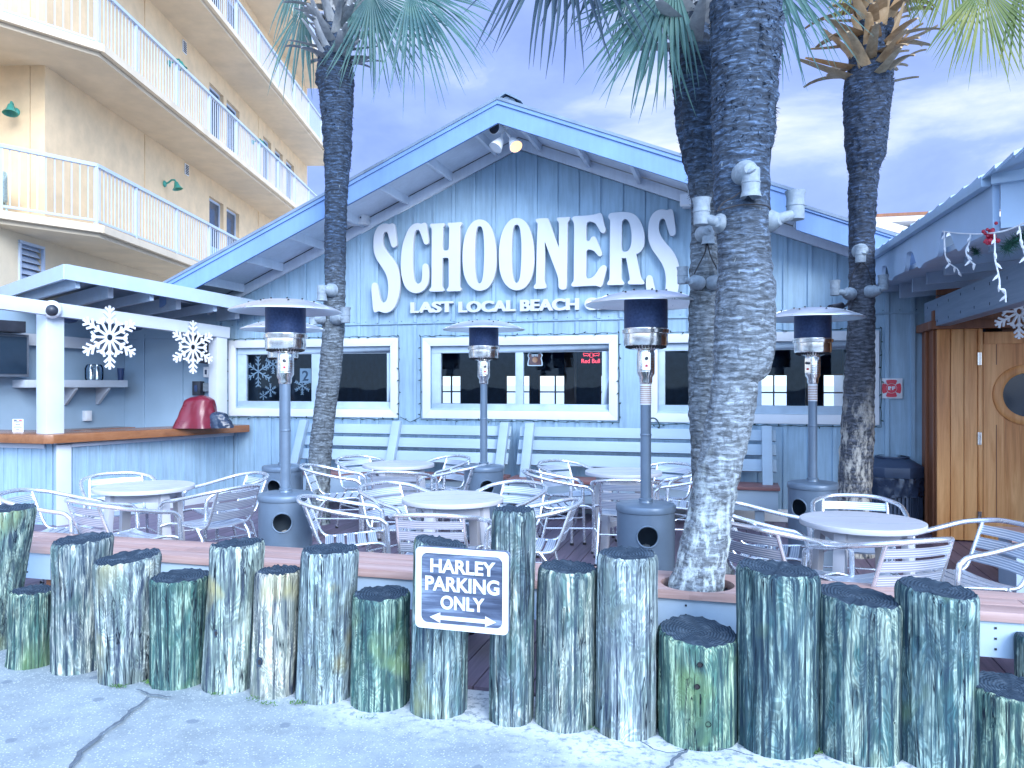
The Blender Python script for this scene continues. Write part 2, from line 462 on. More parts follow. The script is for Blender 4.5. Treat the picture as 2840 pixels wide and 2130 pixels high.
def concrete():
    m, n, l, b, out = nt('worn_concrete_pavement')
    v = coords(n, l, rnd=False)
    big = noise(n, l, v, .9, 5, .6); mid = noise(n, l, v, 5, 6, .65); fine = noise(n, l, v, 170, 3, .7)
    base = ramp(n, l, mid, [(.25,(.22,.265,.30)),(.5,(.30,.35,.375)),(.75,(.37,.42,.44))])
    bl = ramp(n, l, big, [(.3,.80),(.65,1.08)])
    c = mixc(n, l, 1.0, base, bl, 'MULTIPLY')
    vo = n.new('ShaderNodeTexVoronoi'); vo.inputs['Scale'].default_value = 82; l.new(v, vo.inputs['Vector'])
    sp = ramp(n, l, vo.outputs['Distance'], [(.0, 1.0),(.26, 1.0),(.36, 0.0)])
    sel = n.new('ShaderNodeSeparateColor'); l.new(vo.outputs['Color'], sel.inputs[0])
    pick = ramp(n, l, sel.outputs[0], [(.52, 0.0),(.56, .5)])
    pk = mixc(n, l, 1.0, sp, pick, 'MULTIPLY')
    c = mixc(n, l, pk, c, (.80,.84,.85))
    pick2 = ramp(n, l, sel.outputs[1], [(.80, 0.0),(.84, .75)])
    c = mixc(n, l, mixc(n, l, 1.0, sp, pick2, 'MULTIPLY'), c, (.20,.24,.27))
    fi = ramp(n, l, fine, [(.3,.85),(.7,1.1)]); c = mixc(n, l, 1.0, c, fi, 'MULTIPLY')
    # old gum spots
    vg = n.new('ShaderNodeTexVoronoi'); vg.voronoi_dimensions = '2D'; vg.inputs['Scale'].default_value = 3.0; l.new(v, vg.inputs['Vector'])
    wob = n.new('ShaderNodeMath'); wob.operation = 'MULTIPLY_ADD'; wob.inputs[1].default_value = .09; l.new(noise(n, l, v, 30, 2), wob.inputs[0]); l.new(vg.outputs['Distance'], wob.inputs[2])
    gum = ramp(n, l, wob.outputs[0], [(.115, .8),(.135, 0.0)])
    sg = n.new('ShaderNodeSeparateColor'); l.new(vg.outputs['Color'], sg.inputs[0])
    gsel = ramp(n, l, sg.outputs[0], [(.45, 0.0),(.5, 1.0)])
    c = mixc(n, l, mixc(n, l, 1.0, gum, gsel, 'MULTIPLY'), c, (.16,.20,.25))
    tcs = n.new('ShaderNodeTexCoord'); sps = n.new('ShaderNodeSeparateXYZ'); l.new(tcs.outputs['Object'], sps.inputs[0])
    ad = n.new('ShaderNodeMath'); ad.operation = 'MULTIPLY_ADD'; ad.inputs[1].default_value = .9; l.new(noise(n, l, v, 2.4, 6, .65), ad.inputs[0]); l.new(sps.outputs[1], ad.inputs[2])
    ad2 = n.new('ShaderNodeMath'); ad2.operation = 'MULTIPLY_ADD'; ad2.inputs[1].default_value = .16; l.new(sps.outputs[0], ad2.inputs[0]); l.new(ad.outputs[0], ad2.inputs[2])
    dv5 = n.new('ShaderNodeMath'); dv5.operation = 'DIVIDE'; dv5.inputs[1].default_value = 5.0; l.new(ad2.outputs[0], dv5.inputs[0])
    lime = ramp(n, l, dv5.outputs[0], [(.705, 0.0),(.775, .85)])
    c = mixc(n, l, lime, c, mixc(n, l, ramp(n, l, noise(n, l, v, 22, 5, .7), [(.36,0.0),(.50,1.0)]), (.20,.25,.29), (.64,.68,.70)))
    l.new(c, b.inputs['Base Color']); b.inputs['Roughness'].default_value = .8
    h = mixc(n, l, .5, fine, mid); bump(n, l, b, h, .35, .006)
    return m
M['concrete'] = concrete()
M['crack'] = plain('crack_dirt', (.11,.135,.165), .95, var=.3, scale=40)
M['asphalt'] = plain('grey_asphalt', (.055,.07,.095), .85, var=.2, scale=20)
M['sand'] = plain('pale_sand', (.72,.70,.66), .95, var=.06, scale=4)
M['dirt'] = plain('damp_edge_dirt', (.23,.27,.28), .95, var=.55, scale=16, bmp=.4, bs=60)

def deck_mat():
    m, n, l, b, out = nt('purple_brown_deck_board')
    v = coords(n, l, (1,.05,1), rnd=False)
    f = noise(n, l, v, 34, 6, .65, .4)
    tc = n.new('ShaderNodeTexCoord'); sp = n.new('ShaderNodeSeparateXYZ'); l.new(tc.outputs['Object'], sp.inputs[0])
    dv = n.new('ShaderNodeMath'); dv.operation = 'DIVIDE'; dv.inputs[1].default_value = .145; l.new(sp.outputs[0], dv.inputs[0])
    fl = n.new('ShaderNodeMath'); fl.operation = 'FLOOR'; l.new(dv.outputs[0], fl.inputs[0])
    wn_ = n.new('ShaderNodeTexWhiteNoise'); wn_.noise_dimensions = '1D'; l.new(fl.outputs[0], wn_.inputs['W'])
    c = ramp(n, l, f, [(.3,(.115,.085,.135)),(.7,(.22,.165,.22))])
    c = mixc(n, l, 1.0, c, ramp(n, l, wn_.outputs['Value'], [(0,.78),(1,1.15)]), 'MULTIPLY')
    l.new(c, b.inputs['Base Color']); b.inputs['Roughness'].default_value = .5
    bump(n, l, b, f, .2, .003)
    return m
M['deck'] = deck_mat()

def piling_mat(name, pal, seed):
    m, n, l, b, out = nt(name)
    v1 = coords(n, l, (1,1,.045)); v2 = coords(n, l, (1,1,.22)); v3 = coords(n, l, (1,1,.7))
    b.inputs['Specular IOR Level'].default_value = .2
    v0 = coords(n, l, (1,1,.016))
    fine = noise(n, l, v1, 74, 6, .72, .35); long_ = noise(n, l, v0, 40, 5, .6, .5); mid = noise(n, l, v2, 12, 5, .6, 1.4); big = noise(n, l, v3, 4.2, 4, .55, .6)
    st = n.new('ShaderNodeMath'); st.operation = 'ADD'; l.new(fine, st.inputs[0]); l.new(long_, st.inputs[1])
    half = n.new('ShaderNodeMath'); half.operation = 'MULTIPLY'; half.inputs[1].default_value = .5; l.new(st.outputs[0], half.inputs[0])
    streak = ramp(n, l, half.outputs[0], [(.415, 0.0),(.475, .45),(.555, 1.0)])
    dark, green, grey, cream = pal
    body = ramp(n, l, big, [(.36, green),(.50, grey),(.62, green)])
    lm_ = n.new('ShaderNodeMath'); lm_.operation = 'MULTIPLY'; l.new(ramp(n, l, mid, [(.42, 0.0),(.56, 1.0)]), lm_.inputs[0]); l.new(ramp(n, l, half.outputs[0], [(.47, .15),(.54, 1.0)]), lm_.inputs[1])
    lite = mixc(n, l, lm_.outputs[0], body, cream)
    fg = noise(n, l, coords(n, l, (1,1,.30)), 7.5, 2, .5, 1.6)
    fm = n.new('ShaderNodeMath'); fm.operation = 'MULTIPLY'; fm.inputs[1].default_value = 95.0; l.new(fg, fm.inputs[0])
    fs_ = n.new('ShaderNodeMath'); fs_.operation = 'SINE'; l.new(fm.outputs[0], fs_.inputs[0])
    lite = mixc(n, l, 1.0, lite, ramp(n, l, fs_.outputs[0], [(.0, .62),(.5, 1.0)]), 'MULTIPLY')
    oi = n.new('ShaderNodeObjectInfo')                       # every post has weathered a little differently
    tint = ramp(n, l, oi.outputs['Random'], [(0.0,(.92,1.08,1.0)),(.35,(1.1,1.04,.92)),(.65,(.86,1.0,1.04)),(1.0,(1.06,1.02,1.0))])
    lite = mixc(n, l, 1.0, lite, tint, 'MULTIPLY')
    c = mixc(n, l, streak, dark, lite)
    al = ramp(n, l, noise(n, l, v3, 6.5, 5, .6, .8), [(.52, 0.0),(.66, .75)])
    c = mixc(n, l, al, c, tuple(x*.5 for x in green))
    yl = ramp(n, l, noise(n, l, v3, 3.3, 3, .5, .5), [(.58, 0.0),(.72, .5)])
    c = mixc(n, l, yl, c, (.30,.36,.12), 'MIX') if False else mixc(n, l, yl, c, (green[0]*2.0, green[1]*1.35, green[2]*.55))
    crack = noise(n, l, coords(n, l, (1,1,.022)), 24, 4, .55, .9)
    ck = ramp(n, l, crack, [(.480, 0.0),(.496, 1.0),(.504, 1.0),(.520, 0.0)])
    ckm = mixc(n, l, 1.0, ck, ramp(n, l, noise(n, l, v3, 3.1, 2), [(.40, 0.0),(.52, 1.0)]), 'MULTIPLY')
    c = mixc(n, l, ckm, c, (.008,.014,.024))
    l.new(c, b.inputs['Base Color']); b.inputs['Roughness'].default_value = .8
    h = mixc(n, l, .6, fine, crack); bump(n, l, b, h, .8, .012)
    return m
PAL = {
 'grey':  ((.030,.050,.078), (.15,.25,.24), (.24,.31,.33), (.60,.66,.59)),
 'green': ((.022,.049,.064), (.085,.20,.17), (.14,.24,.22), (.48,.59,.45)),
 'bright':((.040,.058,.092), (.29,.37,.34), (.42,.47,.48), (.70,.74,.70)),
 'dark':  ((.020,.042,.066), (.068,.15,.16), (.12,.19,.21), (.43,.53,.46)),
}
for k in PAL: M['pile_'+k] = piling_mat('weathered_piling_'+k, PAL[k], 0)
def endgrain():
    m, n, l, b, out = nt('dark_piling_end_grain')
    v = coords(n, l, rnd=False)
    vv = coords(n, l)
    w = n.new('ShaderNodeTexWave'); w.wave_type = 'RINGS'; w.rings_direction = 'Z'; w.inputs['Scale'].default_value = 22; w.inputs['Distortion'].default_value = 1.6; w.inputs['Detail'].default_value = 3; w.inputs['Detail Scale'].default_value = 2
    l.new(v, w.inputs['Vector'])
    f = noise(n, l, vv, 18, 6, .65)
    c = mixc(n, l, ramp(n, l, w.outputs['Fac'], [(.1, 0.0),(.8, .7)]), (.018,.030,.048), (.055,.085,.12))
    c = mixc(n, l, ramp(n, l, f, [(.50,0.0),(.78,.45)]), c, (.16,.21,.26))
    l.new(c, b.inputs['Base Color']); b.inputs['Roughness'].default_value = .95; b.inputs['Specular IOR Level'].default_value = .12
    bump(n, l, b, w.outputs['Fac'], .22, .005)
    return m
M['endgrain'] = endgrain()

def trunk_mat(name, lo, hi, zl, zh, lich, lz):
    """fibrous dark upper trunk, older grey ringed trunk below, lichen patches below height lz"""
    m, n, l, b, out = nt(name)
    tc = n.new('ShaderNodeTexCoord'); sp = n.new('ShaderNodeSeparateXYZ'); l.new(tc.outputs['Object'], sp.inputs[0])
    v = coords(n, l, (.25,.25,1)); v2 = coords(n, l, (1,1,.35)); v3 = coords(n, l)
    rings = noise(n, l, v, 52, 5, .68, .8); fis = noise(n, l, v2, 30, 5, .6, .5); pat = noise(n, l, v3, 9, 6, .62)
    rz = n.new('ShaderNodeMath'); rz.operation = 'MULTIPLY'; rz.inputs[1].default_value = 170.0; l.new(sp.outputs[2], rz.inputs[0])
    rw = n.new('ShaderNodeMath'); rw.operation = 'MULTIPLY_ADD'; rw.inputs[1].default_value = 22.0; l.new(noise(n, l, coords(n, l, (1,1,1)), 5, 4, .6), rw.inputs[0]); l.new(rz.outputs[0], rw.inputs[2])
    rs = n.new('ShaderNodeMath'); rs.operation = 'SINE'; l.new(rw.outputs[0], rs.inputs[0])
    scar = ramp(n, l, rs.outputs[0], [(.0, .68),(.2, .9),(.45, 1.0)])      # leaf-scar rings
    mr = n.new('ShaderNodeMapRange'); mr.inputs['From Min'].default_value = zl; mr.inputs['From Max'].default_value = zh
    zz = n.new('ShaderNodeMath'); zz.operation = 'MULTIPLY_ADD'; zz.inputs[1].default_value = .6; l.new(pat, zz.inputs[0]); l.new(sp.outputs[2], zz.inputs[2])
    l.new(zz.outputs[0], mr.inputs['Value'])
    c1 = ramp(n, l, rings, [(.38, tuple(x*.40 for x in lo)),(.5, lo),(.64, tuple(min(1,x*1.7) for x in lo))])
    c1 = mixc(n, l, ramp(n, l, fis, [(.36,.7),(.46,0.0)]), c1, tuple(x*.40 for x in lo))
    c2 = ramp(n, l, rings, [(.40, tuple(x*.36 for x in hi)),(.54, hi),(.66, tuple(x*2.7 for x in hi))])
    c = mixc(n, l, mr.outputs[0], c1, c2)
    c = mixc(n, l, 1.0, c, scar, 'MULTIPLY')
    ml = n.new('ShaderNodeMapRange'); ml.inputs['From Min'].default_value = lz+.25; ml.inputs['From Max'].default_value = lz-.35; l.new(zz.outputs[0], ml.inputs['Value'])
    lp = ramp(n, l, noise(n, l, v2, 16, 6, .7), [(.47,0.0),(.60,.95)])
    lm = mixc(n, l, 1.0, lp, ml.outputs[0], 'MULTIPLY')
    c = mixc(n, l, lm, c, lich)
    sp2 = ramp(n, l, noise(n, l, v2, 42, 3, .6), [(.68,0.0),(.74,.35)])
    c = mixc(n, l, sp2, c, tuple(min(1,x*1.05) for x in lich))
    l.new(c, b.inputs['Base Color']); b.inputs['Roughness'].default_value = .85
    bump(n, l, b, mixc(n, l, .08, mixc(n, l, .6, rings, fis), rs.outputs[0]), .7, .014)
    return m
M['trunk_a'] = trunk_mat('ringed_palm_bark', (.15,.18,.21), (.030,.052,.092), 2.6, 3.4, (.42,.48,.49), .9)
M['trunk_b'] = trunk_mat('leaning_palm_bark', (.19,.225,.26), (.045,.072,.118), 1.9, 3.0, (.52,.60,.60), 1.35)
M['trunk_d'] = trunk_mat('dark_fissured_palm_bark', (.085,.095,.12), (.026,.043,.078), 2.6, 3.3, (.55,.52,.46), 1.7)
M['boot'] = grain_wood('dry_leaf_base', [(.25,(.14,.15,.16)),(.5,(.34,.35,.36)),(.75,(.58,.57,.55))], .7, 'z', 22, .2)
M['boot_warm'] = grain_wood('tan_leaf_base', [(.25,(.20,.12,.06)),(.5,(.46,.31,.17)),(.75,(.66,.50,.32))], .7, 'z', 22, .2)
def frond_mat(name, c0, c1, c2):
    m, n, l, b, out = nt(name)
    v = coords(n, l)
    f = noise(n, l, v, 3.5, 4, .6)
    l.new(ramp(n, l, f, [(.3,c0),(.5,c1),(.72,c2)]), b.inputs['Base Color']); b.inputs['Roughness'].default_value = .45
    tl = n.new('ShaderNodeBsdfTranslucent'); tl.inputs[0].default_value = (c1[0]*1.6, c1[1]*1.6, c1[2]*1.2, 1)
    mx = n.new('ShaderNodeMixShader'); mx.inputs[0].default_value = .35
    l.new(b.outputs[0], mx.inputs[1]); l.new(tl.outputs[0], mx.inputs[2]); l.new(mx.outputs[0], out.inputs[0])
    return m
M['frond'] = frond_mat('palm_leaf_green', (.04,.105,.125), (.075,.17,.17), (.14,.25,.20))
M['frond_dark'] = frond_mat('palm_leaf_blue_green', (.02,.045,.085), (.035,.07,.11), (.06,.11,.13))
M['frond_gold'] = frond_mat('palm_leaf_yellow_green', (.09,.14,.05), (.17,.22,.07), (.36,.34,.10))

def onPl(px, py, p, nrm):
    d = ray(px, py); p = Vector(p); nrm = Vector(nrm)
    return O + d * ((p - O).dot(nrm) / d.dot(nrm))

def wall_holes(g, org, ux, inn, u0, u1, z0, ztop, holes, thick, extra=(), m=0):
    """upright wall along ux from org, pushed inwards; holes are (u0,u1,z0,z1)"""
    org, ux, inn = Vector(org), Vector(ux), Vector(inn)
    us = sorted({u0, u1, *extra, *[h[0] for h in holes], *[h[1] for h in holes]})
    us = [u for u in us if u0-1e-6 <= u <= u1+1e-6]
    for a, b in zip(us[:-1], us[1:]):
        hs = sorted([h for h in holes if h[0] <= a+1e-6 and h[1] >= b-1e-6], key=lambda h: h[2])
        lo = z0; segs = []
        for h in hs:
            if h[2] > lo: segs.append((lo, lo, h[2], h[2]))
            lo = h[3]
        segs.append((lo, lo, ztop(a), ztop(b)))
        for (za, zb, zc, zd) in segs:
            pa = org+ux*a; pb = org+ux*b
            g.prism([(pa.x,pa.y,za),(pb.x,pb.y,zb),(pb.x,pb.y,zd),(pa.x,pa.y,zc)], inn*thick, m)

# ================================================================== ground, pavement, deck
g = G()
g.quad((-400,-300,-.06),(400,-300,-.06),(400,900,-.06),(-400,900,-.06))
structure('ground', g, M['sand'])
g = G(); g.quad((-400,-290,-.05),(400,-290,-.05),(400,-5.9,-.05),(-400,-5.9,-.05)); structure('road', g, M['asphalt'])  # unseen from the camera, laid in to darken what the windows mirror
g = G()
nx, ny = 90, 46                                  # the pavement is slightly uneven
vs = []
for j in range(ny+1):
    for i in range(nx+1):
        x = -14+26*i/nx; y = -6+9.95*j/ny
        vs.append((x, y, .006*mnoise.noise((x*1.3, y*1.3, 0))-.004))
g.add(vs, [(j*(nx+1)+i, j*(nx+1)+i+1, (j+1)*(nx+1)+i+1, (j+1)*(nx+1)+i) for j in range(ny) for i in range(nx)], 0, True)
def crack(pts, w, seed):
    rnd = random.Random(seed); P = [Vector(p) for p in pts]; L = []; Rr = []
    fine = []
    for a, b in zip(P[:-1], P[1:]):
        n = max(2, int((b-a).length/.025))
        for k in range(n): fine.append(a.lerp(b, k/n))
    fine.append(P[-1])
    for i, p in enumerate(fine):
        t = (fine[min(i+1,len(fine)-1)]-fine[max(i-1,0)]).normalized(); s_ = Vector((-t.y,t.x,0))
        off = .018*mnoise.noise((p.x*9, p.y*9, seed))+.006*rnd.uniform(-1,1)
        ww = w*(.35+.9*abs(mnoise.noise((p.x*6, p.y*6, seed+5))))+.0015
        c = p+s_*off
        z = .0135
        L.append((c.x+s_.x*ww, c.y+s_.y*ww, z)); Rr.append((c.x-s_.x*ww, c.y-s_.y*ww, z))
    n = len(fine)
    g.add(L+Rr, [(i, i+1, n+i+1, n+i) for i in range(n-1)], 1)
crack([onZ(x,y,.012) for x,y in ((408,1934),(352,1985),(312,2012),(262,2050),(230,2085),(196,2130),(150,2190))], .013, 3)
crack([onZ(x,y,.012) for x,y in ((1905,2078),(1878,2098),(1862,2112),(1852,2130),(1840,2190))], .009, 8)
crack([onZ(x,y,.012) for x,y in ((1770,2056),(1812,2078),(1850,2090),(1905,2078))], .005, 11)
crack([onZ(x,y,.012) for x,y in ((1990,2076),(2050,2083),(2090,2096))], .005, 12)
crack([onZ(x,y,.012) for x,y in ((380,1912),(420,1927),(470,1935))], .006, 14)
o = structure('pavement', g, [M['concrete'], M['crack']])
g = G(); g.bx(-14, 9, 3.93, 9.6, -.05, -.012, 0)
k = 0
x = -9.0
while x < 5.0:                                   # deck boards run from the pavement to the wall
    g.bx(x+.0035, x+.1415, 3.95, 9.57, -.008, .016, 1); x += .145
structure('deck', g, [M['rubber'], M['deck']])
g = G()
g.add([onZ(px,py,.022) for px,py in ((2725,1470),(2860,1460),(2990,1700),(2850,1640),(2765,1570))], [(4,3,2,1,0)])
structure('path', g, M['concrete_step'])

# ================================================================== the beach club
FY = 9.6
RX, RZ = -2.584, 4.866                           # ridge
SL, SR = .435, .395
ROOFY = 8.65
def roof_z(x): return RZ-(SL*(RX-x) if x < RX else SR*(x-RX))
def wall_top(x): return roof_z(x)-.19
club = thing('beach_club', 'blue grey wooden beach club with a gabled roof, battened walls and white framed windows', 'building', (RX, FY, 0))
WIN = []
for name, xl, xr, z0, z1 in (('w1',-6.77,-4.222,1.158,2.206),('w2',-3.877,-1.348,1.158,2.196),('w3',-.978,1.558,1.145,2.196)):
    WIN.append((xl, xr, z0, z1))
T = .107
holes = [(a+T, b-T, c+T, d-T) for a,b,c,d in WIN]
g = G()
wall_holes(g, (0,FY,0), (1,0,0), (0,1,0), -7.0, 3.3, 0, wall_top, holes, .12, extra=(RX,))
x = -6.93
while x < 3.2:                                   # battens, stopping at the window trim and at the flashing
    segs = [(.17, 2.366), (2.40, wall_top(x)-.13)]
    for (a,b,c,d) in WIN:
        if a-.03 < x < b+.03: segs = [(.17, c-.004), (d+.004, 2.366), (2.40, wall_top(x)-.13)]
    for z0, z1 in segs:
        if z1 > z0+.01: g.bx(x-.021, x+.021, FY-.021, FY-.0005, z0, z1)
    x += .268+.004*((int(x*37))%3-1)
g.bx(-7.0, 3.3, FY-.0225, FY-.001, 2.380, 2.394)   # flashing strip
for i in range(60):                              # nail heads beside the flashing
    xx = -6.9+i*.17; g.bx(xx-.004, xx+.004, FY-.006, FY-.0004, 2.415, 2.423, 1)
obj('wall', g, [M['wall'], M['rubber']], club)
g = G(); g.bx(-6.6, 2.0, FY-.03, FY-.002, .02, .165)
obj('base_board', g, M['white'], club, bevel=.004)
g = G()                                          # frieze boards under the soffit
for xa, xb in ((-7.1, RX),(RX, 3.3)):
    za, zb = wall_top(xa), wall_top(xb)
    g.prism([(xa,FY-.045,za-.145),(xb,FY-.045,zb-.145),(xb,FY-.045,zb-.004),(xa,FY-.045,za-.004)], (0,.043,0))
obj('frieze', g, M['frieze'], club, bevel=.004)
XE = 0.65                                        # the front roof slope ends here on the right and a lower one goes on behind
rf = G()
def slope(g, xa, xb, ya, yb, zoff, th, m=0):
    za, zb = roof_z(xa)+zoff, roof_z(xb)+zoff
    g.prism([(xa,ya,za-th),(xb,ya,zb-th),(xb,ya,zb),(xa,ya,za)], (0,yb-ya,0), m)
slope(rf, -7.15, RX, ROOFY-.03, 17, 0, .035); slope(rf, RX, XE, ROOFY-.03, 17, 0, .035)
slope(rf, XE+.003, 3.6, ROOFY+.42, 17, -.02, .035)
rf.prism([(RX-.17,9.0,RZ-.05),(RX+.17,9.0,RZ-.05),(RX+.1,9.0,RZ+.085),(RX,9.0,RZ+.13),(RX-.1,9.0,RZ+.085)], (0,7.5,0))
rf.prism([(RX-.19,8.96,RZ+.045),(RX,8.96,RZ+.15),(RX+.19,8.96,RZ+.045),(RX+.17,8.96,RZ+.085),(RX,8.96,RZ+.175),(RX-.17,8.96,RZ+.085)], (0,7.5,0))
roof = obj('roof', rf, M['roof'], club)
g = G()
def fascia(xa, xb, y, top, h, th=.035):
    za, zb = roof_z(xa)+top, roof_z(xb)+top
    g.prism([(xa,y,za-h),(xb,y,zb-h),(xb,y,zb),(xa,y,za)], (0,th,0))
fascia(-7.15, RX, ROOFY, -.038, .255); fascia(RX, XE, ROOFY, -.038, .255); fascia(XE+.003, 3.6, ROOFY+.45, -.06, .255)
def drip(xa, xb, y):
    za, zb = roof_z(xa)-.03, roof_z(xb)-.03
    g.prism([(xa,y-.018,za-.05),(xb,y-.018,zb-.05),(xb,y-.018,zb),(xa,y-.018,za)], (0,.0165,0))
drip(-7.15, RX, ROOFY); drip(RX, XE, ROOFY); drip(XE+.003, 3.6, ROOFY+.45)
obj('fascia', g, M['fascia'], club)
g = G()
slope(g, -7.15, RX, ROOFY+.036, FY-.046, -.165, .018); slope(g, RX, XE, ROOFY+.036, FY-.046, -.165, .018); slope(g, XE+.003, 3.3, ROOFY+.49, FY-.046, -.185, .018)
for i in range(16):                              # lookouts crossing the soffit
    for sgn in (-1, 1):
        xx = RX+sgn*(.28+i*.61)
        if -7.1 < xx < XE-.1:
            z = roof_z(xx)-.184; g.prism([(xx-.02,ROOFY+.036,z-.10),(xx+.02,ROOFY+.036,z-.10),(xx+.02,ROOFY+.036,z+.012),(xx-.02,ROOFY+.036,z+.012)], (0,FY-.046-ROOFY-.036,0))
obj('soffit', g, M['soffit'], club)
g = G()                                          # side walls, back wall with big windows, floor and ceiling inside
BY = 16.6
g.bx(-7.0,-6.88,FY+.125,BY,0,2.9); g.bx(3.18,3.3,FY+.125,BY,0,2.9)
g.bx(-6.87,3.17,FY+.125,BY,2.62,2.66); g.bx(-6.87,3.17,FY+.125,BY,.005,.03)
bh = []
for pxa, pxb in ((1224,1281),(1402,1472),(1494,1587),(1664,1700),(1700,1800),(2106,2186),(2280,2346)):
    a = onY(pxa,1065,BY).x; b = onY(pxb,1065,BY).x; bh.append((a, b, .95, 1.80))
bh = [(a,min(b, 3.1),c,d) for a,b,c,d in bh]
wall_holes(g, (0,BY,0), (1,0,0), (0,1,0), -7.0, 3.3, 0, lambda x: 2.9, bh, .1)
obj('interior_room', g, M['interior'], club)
g = G()
for a,b,c,d in bh:
    w = .03
    g.bx(a,b,BY-.02,BY+.02,c,c+w); g.bx(a,b,BY-.02,BY+.02,d-w,d); g.bx(a,a+w,BY-.02,BY+.02,c+w,d-w); g.bx(b-w,b,BY-.02,BY+.02,c+w,d-w)
    zc = c+.48; g.bx(a+w,b-w,BY-.02,BY+.02,zc-.014,zc+.014)
    n = max(1, round((b-a)/.32))
    for k in range(1, n): xx = a+(b-a)*k/n; g.bx(xx-.014,xx+.014,BY-.019,BY+.019,c+w,zc-.015); g.bx(xx-.014,xx+.014,BY-.019,BY+.019,zc+.015,d-w)
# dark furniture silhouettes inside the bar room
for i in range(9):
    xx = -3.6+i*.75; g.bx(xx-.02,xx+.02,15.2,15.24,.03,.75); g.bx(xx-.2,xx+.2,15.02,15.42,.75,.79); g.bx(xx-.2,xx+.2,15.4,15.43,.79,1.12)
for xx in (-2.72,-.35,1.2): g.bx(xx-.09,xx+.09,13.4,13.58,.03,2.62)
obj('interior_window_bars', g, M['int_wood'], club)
panes = [[(686,867),(932,1075.5)],[(1224.6,1431),(1452.5,1670.5)],[(1845,2078),(2112,2384)]]
pz = [(984,1112),(980,1119),(974,1123)]
for (a,b,c,d), pn, (pt,pb) in zip(WIN, panes, pz):
    g = G()
    yf = FY-.028
    g.prism([(a,yf,c),(b,yf,c),(b-T,yf,c+T),(a+T,yf,c+T)], (0,.0275,0)); g.prism([(a,yf,d),(a+T,yf,d-T),(b-T,yf,d-T),(b,yf,d)], (0,.0275,0))
    g.prism([(a,yf,c+.001),(a+T-.001,yf,c+T),(a+T-.001,yf,d-T),(a,yf,d-.001)], (0,.0275,0)); g.prism([(b,yf,c+.001),(b,yf,d-.001),(b-T+.001,yf,d-T),(b-T+.001,yf,c+T)], (0,.0275,0))
    w = obj('window', g, M['white'], club, bevel=.003)
    hx0,hx1,hz0,hz1 = a+T+.001, b-T-.001, c+T+.001, d-T-.001
    xs = [hx0, onY(pn[0][0],1065,FY+.06).x, onY(pn[0][1],1065,FY+.06).x, onY(pn[1][0],1065,FY+.06).x, onY(pn[1][1],1065,FY+.06).x, hx1]
    zt, zb = onY(pn[0][0],pt,FY+.06).z, onY(pn[0][0],pb,FY+.06).z
    g = G()
    g.bx(hx0,hx1,FY+.03,FY+.09,hz0,zb); g.bx(hx0,hx1,FY+.03,FY+.09,zt,hz1)
    g.bx(xs[0],xs[1],FY+.03,FY+.09,zb,zt); g.bx(xs[2],xs[3],FY+.03,FY+.09,zb,zt); g.bx(xs[4],xs[5],FY+.03,FY+.09,zb,zt)
    g.bx(hx0,hx1,FY-.01,FY+.03,hz0,hz0+.018)
    obj('frame', g, M['sash'], w, bevel=.004)
    g = G()
    for i in (1,3): g.quad((xs[i],FY+.06,zb),(xs[i+1],FY+.06,zb),(xs[i+1],FY+.06,zt),(xs[i],FY+.06,zt))
    obj('pane', g, M['glass'], w)

# ------------------------------------------------------------------ the big cut-out letters
Z1 = lambda x, y: (1010+x/4.809, 560+y/4.809)
Z2 = lambda x, y: (1430+x/4.514, 560+y/4.514)
S_ = [(300,295),(345,305),(385,293),(408,310),(420,370),(430,450),(441,550),(432,595),(400,610),(380,595),(360,540),(340,470),(325,420),(303,400),(275,410),(258,450),(252,510),(260,570),(290,635),(340,705),(400,780),(445,860),(472,950),(482,1050),(480,1160),(465,1260),(430,1370),(385,1440),(330,1472),(285,1480),(240,1470),(205,1458),(160,1473),(140,1460),(128,1400),(120,1300),(111,1190),(114,1120),(130,1088),(152,1082),(175,1095),(190,1150),(205,1230),(225,1310),(250,1345),(275,1347),(300,1330),(322,1280),(333,1200),(333,1110),(320,1020),(290,940),(240,860),(190,785),(155,710),(140,640),(137,560),(142,470),(160,400),(195,340),(245,305)]
C_ = [(720,290),(770,300),(810,283),(832,300),(845,370),(858,460),(865,530),(855,565),(830,570),(810,555),(790,500),(765,430),(745,385),(722,374),(695,390),(675,440),(662,530),(655,650),(652,780),(656,900),(668,1010),(685,1070),(718,1098),(750,1090),(775,1060),(785,990),(787,900),(795,850),(822,828),(850,845),(865,900),(870,980),(862,1070),(840,1130),(795,1185),(740,1212),(685,1217),(630,1200),(580,1160),(545,1105),(515,1010),(502,900),(502,780),(512,660),(535,540),(570,440),(610,360),(660,310)]
H_ = [(892,305),(910,298),(960,298),(1065,292),(1082,305),(1075,325),(1060,345),(1057,360),(1054,480),(1050,600),(1055,640),(1075,655),(1110,655),(1133,640),(1140,600),(1143,480),(1145,360),(1140,335),(1125,315),(1123,300),(1135,287),(1200,285),(1295,278),(1308,295),(1295,325),(1285,350),(1284,480),(1281,800),(1280,1000),(1280,1120),(1287,1145),(1300,1160),(1295,1185),(1270,1190),(1200,1192),(1135,1195),(1112,1185),(1115,1165),(1132,1145),(1138,1120),(1138,950),(1138,780),(1130,755),(1108,746),(1070,748),(1052,762),(1048,800),(1047,950),(1047,1120),(1055,1150),(1070,1175),(1060,1192),(960,1197),(890,1195),(880,1180),(890,1160),(905,1140),(909,1100),(911,800),(912,500),(912,380),(905,350),(890,325)]
O_ = [(1550,242),(1620,260),(1680,320),(1725,420),(1755,560),(1768,720),(1765,870),(1740,1000),(1700,1090),(1640,1160),(1550,1187),(1470,1165),(1400,1100),(1355,1010),(1330,900),(1322,760),(1327,620),(1350,480),(1390,370),(1440,295),(1490,255)]
